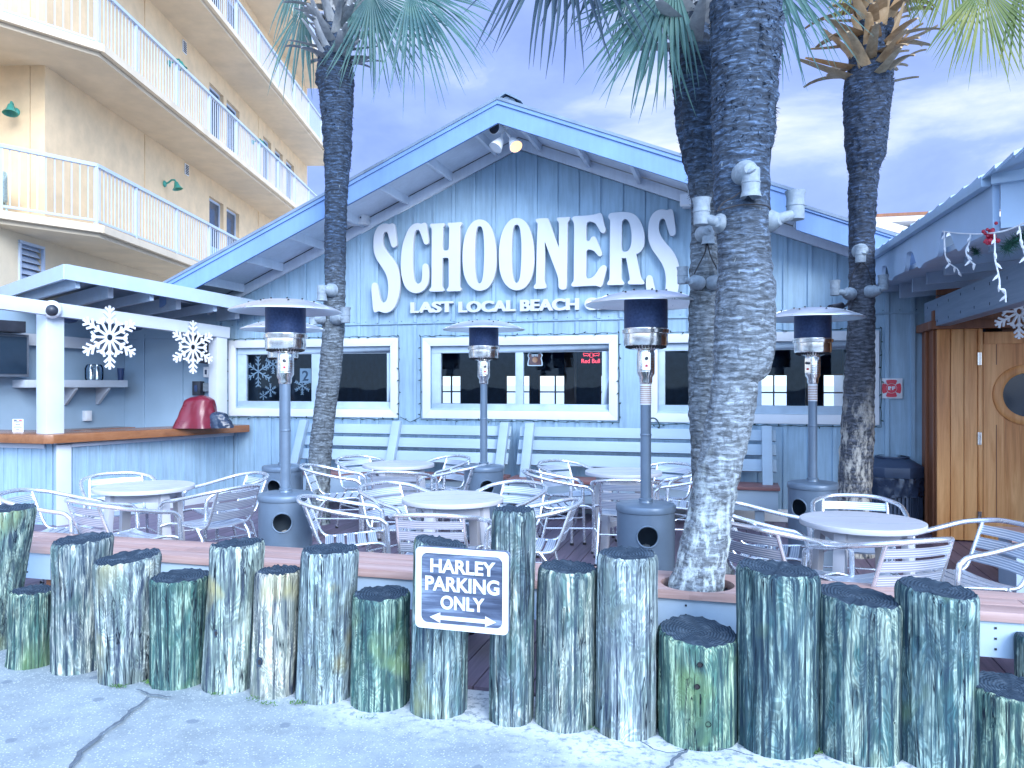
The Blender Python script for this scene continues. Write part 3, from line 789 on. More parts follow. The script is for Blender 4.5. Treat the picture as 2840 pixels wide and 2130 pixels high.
Oh = [(1547,326),(1580,345),(1600,430),(1610,560),(1611,720),(1605,870),(1595,990),(1575,1070),(1545,1095),(1515,1075),(1497,1010),(1485,900),(1481,740),(1484,560),(1494,430),(1515,345)]
N_ = [(262,225),(300,215),(400,212),(420,235),(462,350),(510,490),(543,578),(548,588),(549,570),(549,450),(549,300),(545,265),(530,235),(525,215),(540,203),(600,200),(675,196),(683,212),(670,240),(655,270),(653,400),(650,600),(645,800),(643,900),(640,1060),(625,1092),(590,1100),(560,1090),(545,1060),(543,1000),(538,950),(520,890),(450,705),(390,545),(370,490),(367,500),(368,700),(366,850),(365,985),(372,1020),(384,1055),(378,1080),(340,1087),(250,1088),(235,1068),(240,1050),(258,1030),(263,990),(268,800),(272,600),(278,420),(282,300),(280,270),(262,245)]
E_ = [(715,210),(740,188),(820,183),(900,178),(1000,163),(1050,148),(1080,158),(1095,210),(1115,300),(1130,350),(1118,388),(1090,393),(1065,370),(1035,320),(1000,270),(950,250),(915,252),(893,275),(889,340),(888,450),(893,485),(912,497),(935,485),(955,450),(985,438),(1010,460),(1035,520),(1065,590),(1083,650),(1072,680),(1045,680),(1020,655),(990,620),(945,600),(910,600),(888,625),(886,700),(885,800),(883,920),(892,955),(920,966),(965,950),(1005,910),(1050,840),(1085,805),(1115,798),(1138,820),(1130,880),(1110,960),(1090,1035),(1070,1065),(1040,1060),(1000,1050),(860,1055),(730,1062),(705,1045),(712,1020),(728,1000),(735,960),(736,820),(737,700),(739,500),(740,330),(735,270),(720,235)]
R_ = [(1168,180),(1190,150),(1260,140),(1340,135),(1420,140),(1490,165),(1550,225),(1590,310),(1612,400),(1615,480),(1605,560),(1570,620),(1518,656),(1512,665),(1530,760),(1555,880),(1575,960),(1600,990),(1612,1015),(1600,1032),(1520,1033),(1430,1033),(1410,1018),(1415,1000),(1430,985),(1435,965),(1412,830),(1390,712),(1385,705),(1360,705),(1332,706),(1329,720),(1327,850),(1327,960),(1340,990),(1357,1015),(1350,1038),(1260,1040),(1165,1042),(1152,1025),(1160,1005),(1175,985),(1182,950),(1184,780),(1185,600),(1188,420),(1190,260),(1185,225),(1170,205)]
Rh = [(1375,217),(1410,235),(1440,300),(1455,390),(1457,480),(1445,560),(1415,615),(1365,632),(1335,610),(1328,560),(1329,480),(1330,400),(1332,280),(1345,235)]
O2 = [(1806+(x-1322)*1.04, 222+(y-242)*1.014) for x,y in O_]; O2h = [(1806+(x-1322)*1.04, 222+(y-242)*1.014) for x,y in Oh]
S2 = [(1665+(x-137)*1.116, 100+(y-295)*1.047) for x,y in S_]
LETTERS = [(Z1,[S_]),(Z1,[C_]),(Z1,[H_]),(Z1,[O_,Oh]),(Z1,[O2,O2h]),(Z2,[N_]),(Z2,[E_]),(Z2,[R_,Rh]),(Z2,[S2])]
LY = FY-.075
sign = thing('wall_sign', 'large white cut out letters reading SCHOONERS LAST LOCAL BEACH CLUB on the gable wall', 'sign', (RX, LY, 2.9))
for zf, loops in LETTERS:
    lp = []
    for q in loops:
        w = [onY(*zf(*p), LY) for p in catmull([(x,y,0) for x,y in q], 3) for p in [(p.x, p.y)]]
        lp.append([(v.x, v.z) for v in w])
    me = outline_mesh('letter', lp, .05, .003)
    plane_place(me, (0,LY,0), (1,0,0), (0,0,1))
    for v in me.vertices: v.co = v.co-Vector((RX,LY,2.9))
    me.materials.clear(); me.materials.append(M['letter'])
    obj('letter', me, None, sign)
for word, pa, pb, yt, yb in (('LAST',1137,1256.4,834.5,868.5),('LOCAL',1270,1429,831.5,867),('BEACH',1441,1605.5,826,863.5),('CLUB',1620.5,1746,822,860)):
    a = onY(pa,yb,LY); b = onY(pb,yt,LY)
    g = G()
    for q, dx in enumerate((0, -.007, .007)):         # struck three times to make the heavy strokes
        me = text_mesh('word', word, .03, .02)
        plane_place(me, (0,LY+.03-.0007*q,0), (1,0,0), (0,0,1), (a.x+.007+dx, b.x-.007+dx, a.z, b.z)); mesh_into(g, me)
    me = mesh_from(g, 'tagline_word', M['letter'])
    for v in me.vertices: v.co = v.co-Vector((RX,LY,2.9))
    me.materials.clear(); me.materials.append(M['letter'])
    obj('tagline_word', me, None, sign)

# ================================================================== apartment block
apt = thing('apartment_building', 'tall cream apartment building with white railed balconies behind the bar', 'building', tuple(cw(-8.05,13.67)))
LW = -8.05
levels = [4.25+3.03*k for k in range(5)]
WZ = [(1,(581,620)),(1,(628.5,664)),(1,(730,752)),(1,(763,784)),(1,(793.5,815.5)),(0,(580.5,620)),(0,(628.5,663.5)),(0,(726,750)),(0,(762,784)),(2,(581,620)),(2,(628.5,664))]
ah = []
for lv, (pa, pb) in WZ:
    za, zb = LW*2200/(pa-1420), LW*2200/(pb-1420)
    ah.append((za, zb, levels[lv]+.05, levels[lv]+2.36))
g = G()
wall_holes(g, cw(LW,0), FW, -RT, 13.67, 31.2, 4.07, lambda u: 19.5, ah, .25)
e0 = [cw(LW,13.66),cw(-15,13.66),cw(-15,31.2),cw(LW-.26,31.2),cw(LW-.26,13.66)]
g.prism([(p.x,p.y,4.07) for p in [cw(LW-.26,13.67),cw(-15,13.67),cw(-15,31.2),cw(LW-.26,31.2)]], (0,0,15.4))
for z in levels[:3]:                              # control joints in the stucco
    for px in (401, 716):
        d = LW*2200/(px-1420); p = cw(LW+.004,d)
        g.bar((p.x,p.y,z+.02),(p.x,p.y,z+2.82),.02,.012,up=tuple(FW))
obj('wall', g, M['stucco'], apt)
g = G()
zl0, zl1 = LW*2200/(54-1420), LW*2200/(118-1420)
wall_holes(g, cw(LW,0), FW, -RT, 7.0, 31.2, 0, lambda u: 4.06, [(zl0,zl1,3.0,3.95)], .25)
g.prism([(p.x,p.y,0) for p in [cw(LW-.5,7.0),cw(-15,7.0),cw(-15,31.2),cw(LW-.5,31.2)]], (0,0,4.06))
obj('ground_floor_wall', g, M['stucco_pale'], apt)
g = G()
for k in range(9):
    z = 3.02+k*.105
    a, b = cw(LW-.06, zl0+.02), cw(LW-.06, zl1-.02)
    g.obx(((a.x+b.x)/2,(a.y+b.y)/2,z+.04), FW, RT*.6+UP*-.8, UP, zl1-zl0-.04, .13, .012)
for z in (3.0,3.93): 
    a, b = cw(LW+.004, zl0-.03), cw(LW+.004, zl1+.03); g.bar((a.x,a.y,z),(b.x,b.y,z),.05,.045)
for d in (zl0-.01, zl1+.01):
    a = cw(LW+.004, d); g.bar((a.x,a.y,3.03),(a.x,a.y,3.9),.05,.045,up=tuple(FW))
obj('louvre', g, M['rail'], apt)
dark_pane = plain('dark_apartment_glass', (.05,.08,.12), .06, var=.2)
curtain = plain('pale_blue_curtain', (.30,.45,.72), .5)
for (u0,u1,z0,z1), (lv,_) in zip(ah, WZ):
    g = G()
    for a,b,c,d in ((u0,u1,z0,z0+.06),(u0,u1,z1-.06,z1),(u0,u0+.06,z0+.06,z1-.06),(u1-.06,u1,z0+.06,z1-.06)):
        p, q = cw(LW-.10,a), cw(LW-.10,b)
        g.prism([(p.x,p.y,c),(q.x,q.y,c),(q.x,q.y,d),(p.x,p.y,d)], -RT*.05)
    w = obj('window', g, M['rail'], apt)
    g = G(); p, q = cw(LW-.125,u0+.06), cw(LW-.125,u1-.06)
    g.quad((p.x,p.y,z0+1.05),(q.x,q.y,z0+1.05),(q.x,q.y,z1-.06),(p.x,p.y,z1-.06),0)
    g.quad((p.x,p.y,z0+.06),(q.x,q.y,z0+.06),(q.x,q.y,z0+1.05),(p.x,p.y,z0+1.05),1)
    obj('pane', g, [dark_pane, curtain], w)
for px0,px1,py0,py1 in ((505,516,108,142),(511,522,452,482)):
    d0 = LW*2200/(px0-1420); d1 = LW*2200/(px1-1420); zt = 1.6+(1065-py0)/2200*d0; zb = 1.6+(1065-py1)/2200*d0
    g = G(); a, b = cw(LW+.02,d0), cw(LW+.02,d1)
    g.prism([(a.x,a.y,zb),(b.x,b.y,zb),(b.x,b.y,zt),(a.x,a.y,zt)], -RT*.018)
    for k in range(6):
        z = zb+(zt-zb)*(k+.7)/6.6; p, q = cw(LW+.024,d0+.03), cw(LW+.024,d1-.03); g.bar((p.x,p.y,z),(q.x,q.y,z),.012,.02,m=1)
    obj('vent', g, [M['white_plastic'], M['rubber']], apt)
edge = [(-6.93,31.0),(-6.93,13.3),(-7.83,12.2),(-9.6,10.15),(-15,10.15)]
for i, z in enumerate(levels):
    g = G()
    P = edge+[(-15,31.0)]
    g.prism([(cw(a,d).x,cw(a,d).y,z-.19) for a,d in P], (0,0,.19))
    P2 = [(-6.87,31.05),(-6.87,13.28),(-7.79,12.15),(-9.57,10.09),(-15,10.09)]
    for (a,d),(b,e) in zip(P2[:-1],P2[1:]):
        p, q = cw(a,d), cw(b,e); g.bar((p.x,p.y,z-.06),(q.x,q.y,z-.06),.09,.125)
    bal = obj('balcony', g, M['slab'], apt)
    if i > 3: continue
    g = G()
    L = [(-7.0,30.9),(-7.0,13.35),(-7.9,12.25),(-9.65,10.2),(-12,10.2)]
    for (a,d),(b,e) in zip(L[:-1],L[1:]):
        p, q = cw(a,d), cw(b,e); v = q-p; n = max(2, int(v.length/.128))
        g.bar((p.x,p.y,z+1.03),(q.x,q.y,z+1.03),.075,.055); g.bar((p.x,p.y,z+.10),(q.x,q.y,z+.10),.04,.035)
        for k in range(n+1):
            c = p+v*(k/n)
            big = (k % 14 == 0) or k == n
            s_ = .05 if big else .013
            g.obx((c.x,c.y,z+(.52 if big else .565)), v, (-v.y,v.x,0), UP, s_, s_, 1.0 if big else .89)
    obj('railing', g, M['rail'], bal)
def wall_lamp(px, py, base_d, face, label):
    """green bell shaped lamp on the stucco; face = outward direction"""
    p = cw(base_d[0], base_d[1]); z = base_d[2]
    t = thing('wall_lamp', label, 'wall lamp', (p.x,p.y,z), 0, 'green lamps on the apartment walls')
    f = Vector(face).normalized()
    g = G(); g.lathe([(.075,0),(.075,.02),(.055,.04),(0.001,.045)], (p.x,p.y,z), 16, axis=f)
    obj('base', g, M['verdigris'], t)
    c = Vector((p.x,p.y,z)); g = G()
    g.tube([c+f*.03, c+f*.10+UP*.03, c+f*.17+UP*.09, c+f*.24+UP*.09, c+f*.27+UP*.04], .022, 8)
    obj('arm', g, M['verdigris'], t)
    g = G(); q = c+f*.27+UP*.05
    g.lathe([(.02,.0),(.045,-.02),(.06,-.09),(.085,-.14),(.12,-.18),(.11,-.18),(.05,-.09)], q, 18, axis=UP*1-f*.25)
    obj('shade', g, M['verdigris'], t)
wall_lamp(0,0,(LW+.005,18.35,6.23), RT, 'green bell lamp beside the paired windows above the lower balcony')
wall_lamp(0,0,(LW+.005,18.6,9.12), RT, 'green bell lamp peeking over the middle railing left of the paired windows')
wall_lamp(0,0,(LW+.005,24.6,9.10), RT, 'green bell lamp peeking over the middle railing between two window groups')
wall_lamp(0,0,(-8.55,13.655,6.28), -FW*.9+RT*.3, 'green bell lamp on the shaded end wall of the lower balcony')
# wicker chair on the lower balcony
pc = cw(-8.55, 12.85)
t = thing('wicker_chair', 'pale wicker armchair behind the railing of the lower balcony', 'armchair', (pc.x,pc.y,4.26))
wick = plain('pale_green_wicker', (.36,.44,.40), .7, var=.5, scale=60, bmp=.5, bs=150)
g = G()
rr = [(.30*math.cos(a), .30*math.sin(a)) for a in [PI*k/10 for k in range(11)]]
for i in range(10):
    (x0,y0),(x1,y1) = rr[i], rr[i+1]
    h0 = .55+.32*math.sin(PI*i/10); h1 = .55+.32*math.sin(PI*(i+1)/10)
    g.prism([(pc.x+x0,pc.y+y0,4.6),(pc.x+x1,pc.y+y1,4.6),(pc.x+x1,pc.y+y1,4.26+h1),(pc.x+x0,pc.y+y0,4.26+h0)], (0,.03,0))
obj('backrest', g, wick, t)
g = G(); g.lathe([(.30,.30),(.32,.34),(.30,.40),(.001,.41)], (pc.x,pc.y,4.26), 20); g.lathe([(.001,.30),(.30,.30)], (pc.x,pc.y,4.26), 20)
obj('seat', g, wick, t)
for sx in (-1,1):
    for sy in (-1,1):
        g = G(); g.tube([(pc.x+sx*.2,pc.y+sy*.2,4.56),(pc.x+sx*.24,pc.y+sy*.24,4.27)], .02, 8); obj('leg', g, wick, t)

# pale roof of a building behind, seen past the right-hand palm
t = thing('rear_building', 'pale low building with a light roof far behind the right palm trunk', 'building', tuple(onY(2470,1065,14.0)*Vector((1,1,0)) if False else (5.2,15.0,0)))
g = G(); a = onY(2380,640,14.6); b = onY(2640,640,14.6)
g.bx(a.x,b.x+1,14.6,18,0,a.z-.1); obj('wall', g, M['white'], t)
g = G(); c1 = onY(2405,598,14.2); c2 = onY(2590,590,14.2); c3 = onY(2470,610,14.2); c4 = onY(2510,716,14.2)
g.prism([(c1.x,14.2,c1.z-.12),(c2.x+1,14.2,c2.z-.12),(c2.x+1,14.2,c2.z),(c1.x,14.2,c1.z)], (0,4,0))
g.prism([(c1.x,14.1,c1.z-.02),(c1.x+1.9,14.1,c1.z-.72),(c1.x+1.9,14.1,c1.z-.86),(c1.x,14.1,c1.z-.16)], (0,.08,0))
obj('roof', g, plain('pale_far_roof', (.74,.66,.60), .7, var=.1), t)
g = G(); g.prism([(c1.x,14.19,c1.z-.03),(c2.x+1,14.19,c2.z-.03),(c2.x+1,14.19,c2.z+.02),(c1.x,14.19,c1.z+.02)], (0,.009,0))
obj('fascia', g, M['dark_wood'], t)

# ================================================================== the outdoor bar
b0 = Vector((-7.287, 7.171, 0)); BE = Vector((.239, .971, 0)).normalized(); BN = Vector((-BE.y, BE.x, 0))
def B(s, t, z=0.0): v = b0+BE*s+BN*t; return Vector((v.x, v.y, z))
def bbox_bar(g, s0, s1, t0, t1, z0, z1, m=0):
    g.obx(B((s0+s1)/2,(t0+t1)/2,(z0+z1)/2), BE, BN, UP, s1-s0, t1-t0, z1-z0, m)
bar = thing('outdoor_bar', 'blue open air bar hut with white posts, brown counter and flat overhanging roof', 'bar', tuple(b0))
c0 = onZ(132,1232,.943); c1 = onZ(693,1198,.943)
g = G()                                          # front panel, end panel and battens
bbox_bar(g, 0, 2.48, .0, .06, .0, .94)
for k in range(15):
    s = .19+k*.165
    if s < 2.45: bbox_bar(g, s-.014, s+.014, -.014, -.0005, .10, .90)
g.obx(b0+Vector((-.62,.03,.47)), (1,0,0), (0,1,0), UP, 1.10, .05, .94)
for k in range(4): g.obx(b0+Vector((-.16-k*.2,.0,.5)), (1,0,0), (0,1,0), UP, .026, .012, .86)
obj('front_panel', g, M['wall'], bar)
g = G(); bbox_bar(g, -.012, .15, -.035, -.002, 0, .92)
g.obx(b0+Vector((-.92,-.03,.46)), (1,0,0), (0,1,0), UP, .13, .05, .92)
bbox_bar(g, .155, 2.46, -.03, -.002, .01, .13); bbox_bar(g, .155, 2.46, -.035, -.002, .885, .925)
g.obx(b0+Vector((-.5,-.012,.9)), (1,0,0), (0,1,0), UP, .7, .03, .05)
obj('trim', g, M['bar_white'], bar, bevel=.003)
g = G()
ce = (c1-c0).normalized(); cn = Vector((-ce.y, ce.x, 0))
ch = .06
pl = [c0+ce*ch, c1+ce*.0, c1+cn*.62, c0+ce*.62+cn*.62, c0+Vector((-3.2,.60,0)), c0+Vector((-3.2,.02,0)), c0+Vector((-ch,.0,0))]
g.prism([(p.x,p.y,.943) for p in pl], (0,0,.098))
obj('counter', g, M['bar_top'], bar, bevel=.012)
g = G()
bbox_bar(g, -.10, .10, .02, .22, 1.042, 2.42)
obj('post', g, M['bar_white'], bar, bevel=.006)
g = G(); bbox_bar(g, 2.10, 2.27, -.12, .05, 1.042, 2.30)
obj('post', g, M['bar_white'], bar, bevel=.006)
g = G()
def sl(s): return 2.352-.0565*s
p0, p1 = B(-2.2,.04,sl(-2.2)+.075), B(2.30,-.09,sl(2.30)+.075)
g.bar(p0, p1, .10, .15)
q0, q1 = B(-.9,1.70,2.22), B(2.0,1.70,2.14); g.bar(q0, q1, .06, .15)
obj('beam', g, M['bar_white'], bar, bevel=.005)
# roof plate and fascia
rc = cw(-4.88, 8.66); rr_ = cw(-3.38, 10.84); rdir = (RT*-.718+FW*.697)
zc_, zr = 2.90, 2.71
rl = rc+rdir*4.2; rq = rr_+rdir*4.2
g = G()
zf = lambda p: zc_ + (zr-zc_)*((p-rc).dot((rr_-rc).normalized())/(rr_-rc).length)
def P3(p, dz): return (p.x, p.y, zf(p)+dz)
g.prism([P3(rc,-.05),P3(rr_,-.05),P3(rq,-.05),P3(rl,-.05)], (0,0,.03))
for k in range(8):                               # rib ends of the roofing
    p = rc.lerp(rr_, .10+.118*k)+rdir*.25
    q = p+rdir*3.5
    g.bar(P3(p,.0), P3(q,.0), .10, .05, m=1)
obj('roof', g, [M['roof'], M['white']], bar)
g = G()
g.bar(P3(rc-rdir*.01,-.075), P3(rr_,-.075), .04, .165); g.bar(P3(rc,-.075), P3(rl,-.075), .04, .163)
obj('fascia', g, M['fascia'] if False else plain('bar_fascia_paint', (.42,.52,.64), .5, var=.06), bar)
g = G(); soff = plain('bar_soffit_paint', (.42,.53,.66), .6, var=.08)  # even blue-grey paint of the bar rafters
for k in range(6):
    p = rc.lerp(rr_, .06+.165*k)
    big = k in (1,3,5)
    a = p+rdir*(.25 if big else .06); b_ = p+rdir*3.9
    g.bar(P3(a,-.16), P3(b_,-.16), .06 if big else .045, .17 if big else .12)
    if big: g.bar(P3(a-rdir*.012,-.16), P3(a-rdir*.001,-.16), .058, .165, m=1)
obj('rafters', g, [soff, M['bar_white']], bar)
# inside walls
g = G()
inner = plain('bar_inside_paint', (.30,.42,.54), .6, var=.06, scale=2)
g.bx(-9.2,-7.0,FY+.002,FY+.12,0,2.72)
bbox_bar(g, -1.9, 2.06, 1.785, 1.86, 0, 2.62)
for xx in (-8.2,-7.55): g.bx(xx-.02,xx+.02,FY-.015,FY+.001,0,2.3)
g.bx(-8.5,-7.0,FY-.02,FY+.001,2.25,2.29)
obj('inside_wall', g, inner, bar)
g = G(); bbox_bar(g, -.4, 1.95, 1.38, 1.783, .92, .99)
obj('back_counter', g, M['bar_top'], bar, bevel=.008)
g = G(); bbox_bar(g, -.4, 1.93, 1.42, 1.783, .0, .918)
obj('back_cabinet', g, inner, bar)
g = G()
sz = 1.555
def shelf_s(px, t=1.45): 
    p = onPl(px, 1065, B(0,t), BN); return (p-b0).dot(BE)
s_l, s_r = shelf_s(75), shelf_s(357)
bbox_bar(g, s_l, s_r, 1.47, 1.783, sz, sz+.098)
for px in (196, 287):
    s = shelf_s(px, 1.6)
    a = B(s, 1.783, sz-.001); 
    g.prism([B(s,1.74,sz-.24),B(s,1.782,sz-.24),B(s,1.782,sz-.002),B(s,1.50,sz-.002),B(s,1.50,sz-.03)], BE*.04)
obj('shelf', g, M['bar_white'], bar, bevel=.004)
for k, sg in enumerate((.55, 1.35)):
    pass
# things in the bar
jar = atD(266,1060,10.35); s = (jar-b0).dot(BE); jp = B(s,1.60,sz+.099)
jp = B(shelf_s(261,1.6),1.6,sz+.099)
t = thing('glass_jar', 'large clear glass jar on the white shelf with metal lidded tubes inside', 'jar', tuple(jp))
g = G(); g.lathe([(.001,.0),(.105,.0),(.115,.02),(.115,.16),(.10,.20),(.085,.215),(.082,.215),(.097,.195),(.111,.16),(.111,.022),(.10,.006),(.001,.006)], jp, 24); obj('glass_body', g, M['jar_glass'], t)
for dx in (-.045,.045):
    g = G(); g.lathe([(.001,.008),(.03,.008),(.03,.165),(.018,.18),(.018,.215),(.001,.216)], jp+BE*dx, 14); obj('shaker', g, M['steel'], t)
cp = B(shelf_s(335,1.6),1.6,sz+.099)
g = G(); g.lathe([(.001,0),(.036,0),(.05,.17),(.046,.17),(.033,.01),(.001,.01)], cp, 18)
single('tall_cup', g, M['navy_cup'], 'tall navy cup at the right end of the white shelf', 'cup', tuple(cp))
tv = onPl(42, 990, B(0,1.45), BN)
t = thing('television', 'dark flat television with grey bezel mounted high inside the bar', 'television', tuple(tv))
g = G(); tvs = shelf_s(83,1.45); bbox_bar(g, tvs-1.0, tvs, 1.47, 1.53, 1.69, 2.22); obj('frame', g, M['tv_frame'], t, bevel=.006)
g = G(); bbox_bar(g, tvs-.97, tvs-.03, 1.462, 1.4695, 1.725, 2.19); obj('screen', g, M['screen'], t)
g = G(); bbox_bar(g, tvs-.6, tvs-.4, 1.531, 1.784, 1.9, 2.0); obj('bracket', g, M['black'], t)
spk = B(tvs-.25,1.5,2.30)
g = G(); bbox_bar(g, tvs-.9, tvs-.1, 1.36, 1.62, 2.24, 2.38); bbox_bar(g, tvs-.88, tvs-.12, 1.352, 1.3595, 2.25, 2.37)
single('sound_bar', g, M['black'], 'black speaker box above the television in the bar', 'speaker', tuple(spk))
mb = atD(50,1170,9.3); mb = onZ(50,1198,1.042)
g = G(); g.obx(mb+UP*.075, RT, UP, FW, .125, .15, .004, 0)
for k in range(6): g.obx(mb+UP*(.125-.019*k)-FW*.003-RT*(.004*(k%2)), RT, UP, FW, .10-.02*((k*3)%4), .008, .001, 1)
g.obx(mb+UP*.138-FW*.003-RT*.03, RT, UP, FW, .035, .012, .001, 1); g.obx(mb+UP*.138-FW*.003+RT*.03, RT, UP, FW, .035, .012, .001, 2)
single('menu_card', g, [M['paper'], M['ink'], M['red_paint']], 'small printed menu card standing on the bar counter beside the post', 'menu', tuple(mb))
# red cover over a lumpy appliance, with a black bag
rp = onZ(545,1186,1.042)
def lump(name, mat, c, rad, h, seed, label, cat, sharp=.35, sx=1.0, sy=1.0, lean=(0,0)):
    g = G(); n, m_ = 64, 26; vs = []
    for j in range(m_+1):
        v = j/m_
        for i in range(n):
            a = 2*PI*i/n
            rr = (1-.48*v) if v < .8 else (1-.48*.8)*max(0,(1-((v-.8)/.2)**1.5))**.75
            ca, sa = abs(math.cos(a))+1e-6, abs(math.sin(a))+1e-6
            sq = (ca**3.2+sa**3.2)**(-1/3.2)
            f = sq*(1+.10*mnoise.noise((math.cos(a)*1.2+seed, math.sin(a)*1.2, v*1.3))+.11*math.sin(a*6+seed+v*2.2)*(1-v)**.8*sharp+.05*sharp*mnoise.noise((math.cos(a)*6, math.sin(a)*6+seed, v*5)))
            r = rad*rr*f
            z = h*min(1, v*1.06)*(1+.10*mnoise.noise((math.cos(a)*.8+seed, math.sin(a)*.8, 3)))
            vs.append(c+RT*(r*math.cos(a)*sx+lean[0]*v)+FW*(r*math.sin(a)*sy+lean[1]*v)+UP*z)
    g.add(vs, [(j*n+i, j*n+(i+1)%n, (j+1)*n+(i+1)%n, (j+1)*n+i) for j in range(m_) for i in range(n)], 0, True)
    g.add([vs[m_*n+i] for i in range(n)], [tuple(range(n))], 0, True)
    return single(name, g, mat, label, cat, tuple(c))
lump('tarp_cover', M['tarp'], rp, .30, .40, 2.0, 'dark red vinyl cover draped over a lump on the bar counter', 'cover', .75, .95, .75, (.05,0))
lump('bin_bag', M['bag'], rp+RT*.26-FW*.02, .20, .20, 9.0, 'crumpled black bag bunched beside the red cover on the bar counter', 'bag', 1.6, 1.0, .8)
# fixtures on the back wall
def wall_box(name, px, py, w, h, mat, label, cat, d=.07, inner_mat=None):
    p = onY(px, py, FY-d/2-.016)
    t = thing(name, label, cat, tuple(p))
    g = G(); g.bx(p.x-w/2,p.x+w/2,FY-.016-d,FY-.0165,p.z-h/2,p.z+h/2); obj('case', g, mat, t, bevel=.008)
    if inner_mat:
        g = G(); g.bx(p.x-w*.18,p.x+w*.18,FY-.016-d-.006,FY-.0165-d,p.z-h*.22,p.z+h*.22); obj('window', g, inner_mat, t)
    g = G(); g.tube([(p.x+w*.2,FY-.03,p.z-h/2),(p.x+w*.22,FY-.03,p.z-h/2-.08)], .008, 6); obj('cable', g, M['black'], t)
    return t
wall_box('soap_dispenser', 576, 1032, .085, .145, M['white_plastic'], 'white dispenser with a dark window on the bar back wall near the post', 'dispenser', .08, M['ink'])
wall_box('towel_dispenser', 550, 1077, .13, .20, M['black'], 'black rounded dispenser below the white one on the bar wall', 'dispenser', .1, M['mesh_dark'])
wall_box('outlet_box', 576, 1074, .11, .12, M['lamp_grey'], 'grey covered electric outlet box beside the black dispenser', 'outlet')
ob_ = onPl(238, 1153, B(0,1.783), BN); s = (ob_-b0).dot(BE)
g = G(); bbox_bar(g, s-.05, s+.05, 1.72, 1.784, ob_.z-.07, ob_.z+.07); bbox_bar(g, s-.035, s+.035, 1.712, 1.7195, ob_.z-.05, ob_.z+.05)
single('outlet_cover', g, M['white_plastic'], 'white outlet cover low on the wall under the bar shelf', 'outlet', tuple(ob_), bevel=.006)
# dome camera on the beam
dcm = onPl(140, 858, B(0,.0), BN); 
t = thing('dome_camera', 'white dome security camera with dark lens on the bar beam corner', 'camera', tuple(dcm))
dv = (-FW*.8+RT*.45-UP*.2).normalized()
g = G(); g.lathe([(.001,-.02),(.085,-.02),(.10,.0),(.098,.05),(.075,.085),(.06,.09)], dcm+BN*-.03, 24, axis=dv); obj('housing', g, M['white_plastic'], t)
g = G(); g.ball(dcm+BN*-.03+dv*.075, .066, 10); obj('lens', g, M['black'], t)
for k,(px,py) in enumerate(((190,893),(370,915))):     # ceiling fan bowls seen under the roof
    p = atD(px, py, 10.4)
    g = G(); g.lathe([(.001,-.02),(.09,.0),(.13,.04),(.13,.06),(.03,.07),(.02,.22)], p, 20)
    single('ceiling_speaker', g, M['mesh_dark'], ('dark round ceiling speaker inside the bar next to the front post','dark round ceiling speaker inside the bar between the two snowflakes')[k], 'speaker', tuple(p), 'round speakers under the bar roof')
p = atD(575, 965, 11.0)
g = G(); g.lathe([(.001,-.12),(.2,-.12),(.22,-.1),(.22,.1),(.2,.12),(.001,.12)], p, 24, axis=-FW); g.lathe([(.12,-.125),(.13,-.14),(.10,-.14)], p, 24, axis=FW)
single('barrel_fan', g, M['black'], 'round black fan in the dark corner behind the right snowflake', 'fan', tuple(p))
# hanging snowflakes
def flake(c, ux, uy, Rr, label, parentgroup='white snowflake decorations'):
    c, ux, uy = Vector(c), Vector(ux), Vector(uy); nz = ux.cross(uy).normalized()
    g = G(); w = Rr*.075
    def seg(a, b, ww, dz):
        a3 = c+ux*a[0]+uy*a[1]+nz*dz; b3 = c+ux*b[0]+uy*b[1]+nz*dz
        g.bar(a3, b3, .012, ww, up=nz if False else tuple(ux.cross(uy).cross(b3-a3))) if False else g.obx((a3+b3)/2, b3-a3, (b3-a3).cross(nz), nz, (b3-a3).length, ww, .012)
    k_ = 0
    for k in range(12):
        a = PI/2+k*PI/6; d = Vector((math.cos(a), math.sin(a))); long = (k % 2 == 0)
        L = Rr if long else Rr*.60
        dz = .0008*(k%6)
        seg(d*Rr*.10, d*L, w, dz)
        for j, (q, ln) in enumerate(((.42,.16),(.62,.24),(.80,.20)) if long else ((.48,.2),)):
            for sg in (-1,1):
                e = Vector((math.cos(a+sg*R(48)), math.sin(a+sg*R(48))))
                if not long: q2 = Rr*q
                else: q2 = Rr*q
                seg(d*q2, d*q2+e*Rr*ln, w*.95, dz+.0004*(1+j)+.0002*sg)
    for k in range(12):                           # ring of the hub
        a = k*PI/6; b = (k+1)*PI/6
        seg((math.cos(a)*Rr*.14, math.sin(a)*Rr*.14), (math.cos(b)*Rr*.14, math.sin(b)*Rr*.14), w*.8, -.001)
    return single('snowflake', g, M['white_plastic'], label, 'decoration', tuple(c), parentgroup)
f1 = onPl(304,936, B(0,-.10), BN); f2 = onPl(535,963, B(0,-.16), BN)
flake(f1, BE, UP, .375, 'white snowflake hanging from the bar beam nearest the post with the camera')
flake(f2, BE, UP, .345, 'white snowflake hanging from the bar beam near the right-hand post')

